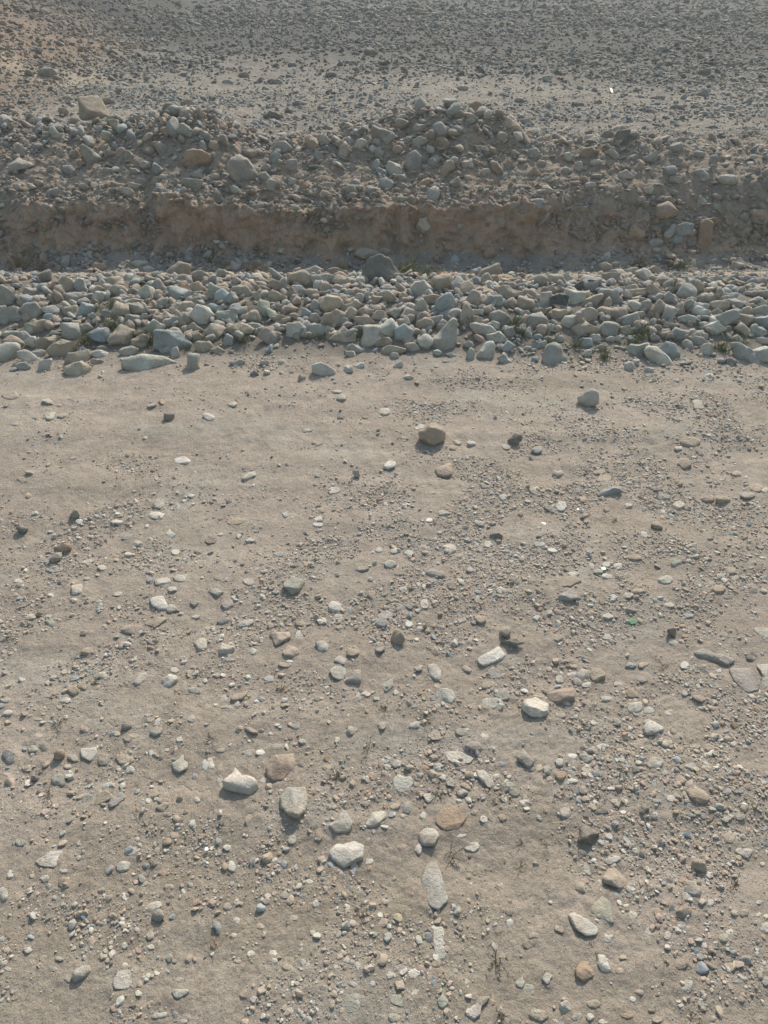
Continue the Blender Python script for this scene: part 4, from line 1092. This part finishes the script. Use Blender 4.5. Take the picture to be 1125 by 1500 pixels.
# rubble under, before and between the cobbles of the row
n = 2000
x = r.uniform(-1, 1, n) * 2.9
y = 3.40 + .80 * r.random(n)
ROWT = [('g', 4), ('t', 4), ('p', 2), ('b', 1), ('k', 1)]
strew(rubble, x, y, H(x, y) + .004, r.uniform(.016, .036, n), 2, ROWT, r, .34, .5, colmul=.95)
n = 4200
x = r.uniform(-1, 1, n) * 2.9
y = 3.30 + .98 * r.random(n) + .05 * r.normal(size=n)
y = np.where(r.random(n) < .45, 3.30 + .13 * r.normal(size=n), y)
keep = r.random(n) < np.clip(.55 + 1.1 * pn(x * 1.8, y * .5, 61), .1, 1)
x, y = x[keep], y[keep]
strew(rubble, x, y, H(x, y), .005 * (1 - r.random(len(x)) * .93) ** -.55, 2, ROWT, r, .25)
n = 2600
x = r.uniform(-1, 1, n) * 3.2
y = 4.22 + .38 * r.random(n)
keep = r.random(n) < np.clip(.5 + 1.4 * pn(x * 1.6, y * 3, 66), .04, 1)
x, y = x[keep], y[keep]
strew(rubble, x, y, H(x, y) + .002, .005 * (1 - r.random(len(x)) * .95) ** -.5, 2, ROWT, r, .3)
rubble.link('rubble', M_STONE, 'small broken stones filling the cobble row', 'rubble')

# stones on the bank and its mounds
n = 34000
y = 4.74 + 1.68 * r.random(n)
x = r.uniform(-1, 1, n) * (1.1 + .62 * y)
md = np.zeros(n)
for mx, my, mh, sx, sy in MOUNDS:
    md = np.maximum(md, np.exp(-np.abs((x - mx) / sx) ** 2 - np.abs((y - my) / sy) ** 2) * min(1, mh / .12))
dens = np.clip(.42 + .8 * fbm(x * 1.7, y * 2.2, 41, 3), .12, .9) * (1 - sstep(5.75, 6.2, y) * .6) + .75 * md
keep = (r.random(n) < dens) & (y > face_line(x) + .13)
x, y, md = x[keep], y[keep], md[keep]
s = .0062 * (1 - r.random(len(x)) * .988) ** (-.46) * (1 + .45 * md)
BNKT = [('g', 4), ('t', 4), ('k', 2), ('p', 1.6), ('b', 1.2), ('d', .8), ('o', .4)]
strew(scree, x, y, H(x, y) + fine(x, y) + .3 * s * md, s, 2, BNKT, r, .28, .45, .88)
# grit and stones showing in the cut face
n = 900
x = r.uniform(-1, 1, n) * 4.2
y = face_line(x) + r.uniform(-.02, .15, n)
strew(scree, x, y, H(x, y), .004 * (1 - r.random(n) * .97) ** -.45, 2, BNKT, r, .4, .5, .85)
n = 5200
x = r.uniform(-1, 1, n) * 4.2
y = face_line(x) + .09 + np.abs(r.normal(0, .10, n))
strew(scree, x, y, H(x, y) + fine(x, y), .009 * (1 - r.random(n) * .97) ** -.42, 2, [('t', 4), ('k', 4), ('o', 1), ('g', 1)], r, .35, .5, .72)
n = 7000
x = r.uniform(-1, 1, n) * 4.2
y = face_line(x) + .045 - np.abs(r.normal(0, .13, n))
keep = r.random(n) < np.clip(.5 + 1.2 * pn(x * 1.5, y * 2, 71), .08, 1)
x, y = x[keep], y[keep]
strew(scree, x, y, H(x, y), .006 * (1 - r.random(len(x)) * .985) ** -.45, 2, BNKT, r, .25, .45, .9)
scree.link('bank_stones', M_ROUGH, 'countless small stones covering the earth bank and its mounds', 'stones')

# the stony field
for n, y0, y1, smin, cap in ((34000, 6.0, 9.6, .0055, .8), (30000, 6.0, 9.5, .009, .95), (40000, 8.5, 15, .013, .95), (36000, 13, 27, .021, .94), (5000, 25, 60, .06, .9)):
    y = y0 + (y1 - y0) * r.random(n)
    x = r.uniform(-1, 1, n) * (1.3 + .60 * y)
    dens = np.clip(.42 + 1.1 * fbm(x * .45, y * 1.1, 51, 4)+ .22 * sstep(1.0, -1.5, x), .22, .95)
    dens = np.clip(dens + .38 * sstep(9.0, 12.5, y + .25 * x) - .35 * np.clip(fbm(x * .3, y * .8, 81, 3), 0, 1), 0.03, 1)
    dens = dens * (1 - .8 * np.exp(-((x + 3.3) / .7) ** 2 - ((y - 8.6) / .35) ** 2))
    dens = dens * (1 - .85 * np.exp(-((x - 2.6) / 1.3) ** 2 - ((y - 6.4) / .45) ** 2))
    dens = dens * (1 - .7 * sstep(-2.6, -3.4, x + .3 * pn(x, y, 3)) * sstep(6.8, 7.4, y) * (1 - sstep(10, 12.5, y)))
    keep = r.random(n) < dens
    x, y = x[keep], y[keep]
    s = smin * (1 - r.random(len(x)) * cap) ** (-.45)
    strew(field_rubble, x, y, H(x, y) + fine(x, y), s, 1 if y0 > 12 else 2, [('g', 4), ('t', 2), ('d', 3), ('b', 4), ('p', .6)], r, .3, .35, .80 if y0 < 8 else .38)  # far stones darkened below their own tones to paint in lens vignetting
n = 15000                                              # brown rubble of the slope on the left
y = 6.8 + 5.6 * r.random(n)
x = -2.5 - 4.2 * r.random(n)
keep = r.random(n) < np.clip(.55 + .9 * fbm(x * 1.2, y * 1.2, 91, 3), .08, 1) * sstep(-2.5, -3.3, x)
x, y = x[keep], y[keep]
strew(field_rubble, x, y, H(x, y) + fine(x, y), .011 * (1 - r.random(len(x)) * .97) ** -.45, 2, [('t', 3), ('k', 4), ('o', 3), ('g', 1)], r, .35, .4, .62)
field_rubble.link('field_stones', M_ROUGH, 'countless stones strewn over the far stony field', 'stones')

# ------------------------------------------------------------------ plants
def blade_mesh(name, blades, mat):
    """blades: list of (points, width at base); a thin three-sided blade along each"""
    V, Q, n = [], [], 0
    for pts, w in blades:
        pts = np.asarray(pts, float)
        m = len(pts)
        for i, p in enumerate(pts):
            t = pts[min(i + 1, m - 1)] - pts[max(i - 1, 0)]
            t /= np.linalg.norm(t) + 1e-9
            a = np.cross(t, [.31, .2, .93])
            a /= np.linalg.norm(a) + 1e-9
            b = np.cross(t, a)
            k = w * (1 - .85 * i / (m - 1))
            for ph in (0, 2.1, 4.2):
                V.append(p + k * (math.cos(ph) * a + .55 * math.sin(ph) * b))
        for i in range(m - 1):
            for j in range(3):
                Q.append((n + 3 * i + j, n + 3 * i + (j + 1) % 3, n + 3 * i + 3 + (j + 1) % 3, n + 3 * i + 3 + j))
        n += 3 * m
    return mesh_np(name, np.array(V), np.array(Q), mat, None, True)


def curve(r, L, az, el, bend, m=5, wob=.12):
    p = np.zeros(3)
    out = [p.copy()]
    for i in range(m):
        e = el - bend * i / m
        az += r.normal(0, wob)
        p = p + L / m * np.array([math.cos(az) * math.cos(e), math.sin(az) * math.cos(e), math.sin(e)])
        out.append(p.copy())
    return np.array(out)


def weed_mesh(r, size, mat):
    bl = []
    for i in range(r.integers(5, 9)):
        az, el = r.uniform(0, 6.28), r.uniform(.15, 1.1)
        c = curve(r, size * r.uniform(.6, 1.1), az, el, r.uniform(.2, .9), 4, .25)
        bl.append((c, size * .022))
        for k in range(r.integers(4, 8)):                 # twig ends and small leaves
            j = r.integers(1, 5)
            s = curve(r, size * r.uniform(.14, .34), az + r.normal(0, 1.1), r.uniform(-.1, 1.1), .3, 2, .3)
            bl.append((s + c[j], size * r.uniform(.028, .06)))
    return blade_mesh('weed', bl, mat)


def tuft_mesh(name, r, size, n, mat):
    bl = []
    for i in range(n):
        az = r.uniform(0, 6.28)
        c = curve(r, size * r.uniform(.45, 1.1), az, r.uniform(.5, 1.45), r.uniform(.2, 1.3), 5, .1)
        base = r.normal(0, size * .16, 3) * (1, 1, 0)
        bl.append((c + base, size * .022))
    return blade_mesh(name, bl, mat)


def near_mark(px, py):
    best = None
    for wh in ('track', 'row', 'bank'):
        for x, y, lab, short in LANDMARKS[wh]:
            if short:
                d = math.hypot(x - px, y - py)
                if best is None or d < best[0]:
                    best = (d, x, y, short)
    _, x, y, short = best
    return DIRS[int(round(math.degrees(math.atan2(py - y, px - x)) / 45)) % 8], short


def put(name, me, px, py, label, cat, group=None, dz=0.0, rz=0.0):
    q = hit(px, py)
    o = link(name, me, label=label, category=cat)
    if group:
        o['group'] = group
    o.location = (q[0], q[1], q[2] + dz)
    o.rotation_euler = (0, 0, rz)
    return o


_lab = {}


def uniq(label):
    _lab[label] = _lab.get(label, -1) + 1
    return ORD[_lab[label]] + label


WEEDS = """567 1036 30;740 1053 22;800 1058 20;62 1127 24;73 1163 30;236 1104 22;490 1138 34;643 1160 34;742 1168 40;710 1231 30;660 1254 44;623 1056 36;566 1043 22;739 1160 26;906 1126 34;
860 1064 22;819 1170 24;782 1242 30;801 1236 26;762 1270 28;970 974 34;350 1292 44;223 1266 24;530 1338 26;728 1403 54;690 1384 22;735 1484 46;1077 1298 32;870 1391 30;1090 1362 34;1013 1492 28;1047 1389 30;
540 1096 36;475 1102 26;309 1082 26;85 1063 44;142 1000 24;672 799 24;693 592 24;1010 819 20;905 764 22;193 609 26;415 1011 28;590 612 16;318 1387 26;215 1232 22;880 1100 22;640 1165 26;765 1235 24"""
for i, e in enumerate(WEEDS.replace('\n', '').split(';')):
    if i % 4 == 1:
        continue
    px, py, w = (float(v) for v in e.split())
    q = hit(px, py)
    k = np.linalg.norm(q - [0, 0, CAM_H]) / F
    rr = np.random.default_rng(300 + i)
    red = i in (40, 16)
    way, short = near_mark(px, py)
    put('weed', weed_mesh(rr, w * k * .46, M_RED if red else M_WEED), px, py,
        uniq(('reddish ' if red else '') + ('large ' if w > 33 else 'small ') + 'dry brown weed sprig ' + way + ' the ' + short), 'weed', 'dry weeds growing on the track')
TUFTS = """164 456 34 g;170 480 38 g;124 503 30 g;218 502 40 g;357 500 30 g;330 392 26 s;28 392 44 s;600 400 44 g;622 404 30 g;590 398 26 s;524 494 22 g;753 478 36 g;762 492 26 g;805 504 24 g;938 494 40 g;925 506 26 g;
996 394 30 g;940 388 26 s;1056 514 30 g;300 505 28 g;380 404 36 s;366 398 24 s;500 398 30 s;845 508 28 g;470 496 18 g;690 470 24 g;1085 505 24 g;640 405 24 s;60 395 28 s;885 525 26 g;985 425 22 g;275 512 18 g"""
for i, e in enumerate(TUFTS.replace('\n', '').split(';')):
    px, py, w, kd = e.split()
    px, py, w = float(px), float(py), float(w)
    q = hit(px, py)
    k = np.linalg.norm(q - [0, 0, CAM_H]) / F
    rr = np.random.default_rng(500 + i)
    way, short = near_mark(px, py)
    put('grass_tuft', tuft_mesh('grass_tuft', rr, w * k * .9, 46 if kd == 'g' else 34, M_GRASS if kd == 'g' else M_STRAW), px, py,
        uniq(('green' if kd == 'g' else 'straw coloured') + ' grass tuft between cobbles ' + way + ' the ' + short), 'grass tuft', 'grass tufts growing among the cobbles')


def twig(px0, py0, px1, py1, w, label, lift=.01, mat=None, seed=0):
    a, b = hit(px0, py0), hit(px1, py1)
    rr = np.random.default_rng(seed)
    t = np.linspace(0, 1, 9)[:, None]
    p = (b - a) * t
    L = np.linalg.norm(b - a)
    p = p + np.cumsum(rr.normal(0, .018 * L, (9, 3)), 0) * (1, 1, .3) * np.sin(t * math.pi)
    p[:, 2] += lift * np.sin(t[:, 0] * math.pi) + .002
    bl = [(p, w)]
    for j in (3, 5):
        bl.append((p[j] + curve(rr, L * .25, math.atan2(b[1] - a[1], b[0] - a[0]) + rr.choice([-.7, .7]), .25, .1, 3), w * .6))
    o = link('twig', blade_mesh('twig', bl, mat or M_TWIG), label=label, category='twig', group='dry twigs lying about')
    o.location = a


twig(445, 548, 451, 528, .0012, 'thin dry stalk standing before the row rubble', .01, M_STRAW, 1)
twig(363, 1134, 369, 1106, .0008, 'thin bleached twig beside the spreading pointed stone', .012, None, 2)
twig(536, 1148, 578, 1131, .0011, 'brown twig lying left of the heart shaped stone', .004, M_WEED, 3)
twig(868, 1030, 880, 1049, .0009, 'pale straight twig right of the broad white sunk stone', .003, M_STRAW, 4)
twig(797, 587, 800, 571, .0014, 'short twig standing left of the pale shadowed stone', .01, None, 5)
twig(992, 651, 995, 637, .0012, 'short bent twig beside a long tan stone on the right', .01, None, 6)
twig(186, 556, 205, 550, .0012, 'dark thin twig before the long pale slab', .004, M_WEED, 7)
twig(580, 410, 620, 391, .0018, 'branching bleached twig right of the big dark boulder', .05, M_STRAW, 8)
twig(612, 394, 650, 394, .0014, 'thin twig reaching right above the green grass tuft', .05, M_STRAW, 9)
twig(165, 212, 166, 196, .0020, 'thin twig standing on the left bank mound', .03, None, 10)
twig(978, 190, 1020, 208, .0060, 'long dark root lying behind the right bank', .01, M_WEED, 11)
twig(418, 1146, 440, 1142, .0013, 'grey twig between the rough and the dented stones', .003, None, 12)


# ------------------------------------------------------------------ scraps
def slab(pts_px, thick, base_dz=0.0, jag=0.0, seed=0, tiltz=0.0):
    """a thin solid piece whose outline lies on the land"""
    c = np.mean(pts_px, 0)
    q = hit(*c)
    P = []
    for px, py in pts_px:
        d = axes(px, py)[0]
        t = (q[2] - CAM_H) / d[2]
        P.append((d[0] * t - q[0], d[1] * t - q[1]))
    bm = bmesh.new()
    lo = [bm.verts.new((x, y, base_dz + tiltz * y)) for x, y in P]
    f = bm.faces.new(lo)
    ex = bmesh.ops.extrude_face_region(bm, geom=[f])
    for v in [e for e in ex['geom'] if isinstance(e, bmesh.types.BMVert)]:
        v.co.z += thick
    bmesh.ops.recalc_face_normals(bm, faces=bm.faces)
    bmesh.ops.bevel(bm, geom=bm.edges[:], offset=thick * .22, segments=2, affect='EDGES')
    return bm, q


def finish(name, bm, q, mat, label, cat):
    me = bpy.data.meshes.new(name)
    bm.to_mesh(me)
    bm.free()
    me.materials.append(mat)
    o = link(name, me, label=label, category=cat)
    o.location = q
    return o


bm, q = slab([(1056, 1166), (1059, 1169), (1042, 1204), (1036, 1207), (1034, 1204), (1048, 1178)], .005, .001)
finish('wooden_strip', bm, q, M_WOOD, 'narrow grey strip of weathered wood right of the tan wedge stone', 'wooden strip')
for pts, lab in (([(845, 746), (854, 746.5), (854, 750), (844, 749.5)], 'bright white glazed scrap right of the white round pebble'),
                 ([(301, 1242), (305, 1242), (306, 1246), (302, 1248), (299.5, 1246)], 'shiny white chip glinting in the lower left gravel'),
                 ([(792, 1112), (795, 1112), (794.5, 1115), (792, 1115)], 'tiny white chip on the right of the long white stone'),
                 ([(793, 766), (800, 767), (799, 770), (792, 769)], 'thin white chip below the white glazed scrap')):
    bm, q = slab(pts, .0022, .0015, tiltz=.12)
    finish('scrap', bm, q, M_WHITE, lab, 'scrap')
bm, q = slab([(893, 132), (895, 131), (898, 136), (897, 139), (895, 138)], .015, .003)
finish('scrap', bm, q, M_WHITE, 'tiny white scrap of litter on the middle of the far field', 'scrap')
bm, q = slab([(921, 912), (925, 909), (932, 910.5), (931, 915), (924, 916)], .004, .001, tiltz=.1)
finish('glass_shard', bm, q, M_GREEN, 'bright green glass shard on the right of the track', 'glass shard')
bm, q = slab([(880, 832), (886, 832), (888, 836), (881, 837)], .004, .001)
finish('plastic_chip', bm, q, M_AQUA, 'pale green plastic chip among pebbles on the right', 'plastic chip')


def sheet(pts_px, name, label, seed, amp, lean):
    """a crumpled plastic sheet with folds and thickness"""
    rr = np.random.default_rng(seed)
    c = np.mean(pts_px, 0)
    q = hit(c[0], c[1] + 8)
    d, rt, up = axes(*c)
    k = np.linalg.norm(q - [0, 0, CAM_H]) / F
    tab = outline_table(np.stack([np.array(pts_px)[:, 0] - c[0], -(np.array(pts_px)[:, 1] - c[1])], -1)[::-1] * k)
    V, Fq = [], []
    nr_, na = 18, 64
    o = rr.uniform(-20, 20)
    for side in (0, 1):
        for i in range(nr_ + 1):
            for j in range(na):
                a = 2 * math.pi * j / na
                R = np.interp(a, AZ, tab) * i / nr_
                x, y = R * math.cos(a), R * math.sin(a)
                w = float(abs(pn(x * 26 + y * 10 + o, y * 9, o)) * amp + pn(x * 70, y * 30 + o, 3) * amp * .35) + .25 * abs(x) * lean
                V.append(rt * x + up * y * .95 - d * (.02 + w) + (d * .0016 if side else 0) - np.array([0, 0, .25 * abs(y)]) * 0)
    N = (nr_ + 1) * na
    for side in (0, 1):
        for i in range(nr_):
            for j in range(na):
                a, b = side * N + i * na + j, side * N + i * na + (j + 1) % na
                Fq.append((a, b, b + na, a + na) if not side else (a, a + na, b + na, b))
    for j in range(na):
        a, b = nr_ * na + j, nr_ * na + (j + 1) % na
        Fq.append((a, b, N + b, N + a))
    me = mesh_np(name, np.array(V), np.array(Fq), M_BLACK)
    ob = link(name, me, label=label, category='plastic sheet')
    ob.location = q + np.array([0, 0, .5 * 8 * k])


sheet([(806, 432), (818, 427), (832, 430), (830, 440), (824, 452), (808, 452)], 'plastic_sheet', 'crumpled black plastic wedged right of the upright rectangular block', 5, .022, .4)
sheet([(836, 420), (848, 410), (862, 406), (874, 408), (880, 416), (866, 414), (852, 418), (842, 426)], 'plastic_sheet', 'striped dark plastic strip draped over a grey cobble', 9, .02, .3)

# ------------------------------------------------------------------ thin haze box added to imitate the lens veil
bm = bmesh.new()
bmesh.ops.create_cube(bm, size=1.0)
me = bpy.data.meshes.new('haze')
bm.to_mesh(me)
bm.free()
hz, nt, b = new_mat('veil_haze')
nt.nodes.remove(b)
pv = node(nt, 'ShaderNodeVolumePrincipled', Density=HAZE, Anisotropy=.35)
pv.inputs['Color'].default_value = (.80, .90, 1.0, 1)
nt.links.new(pv.outputs[0], nt.nodes['Material Output'].inputs['Volume'])
me.materials.append(hz)
hb = link('haze', me, kind='stuff')
hb.scale = (620, 330, 9.0)
hb.location = (0, 120, 2.5)
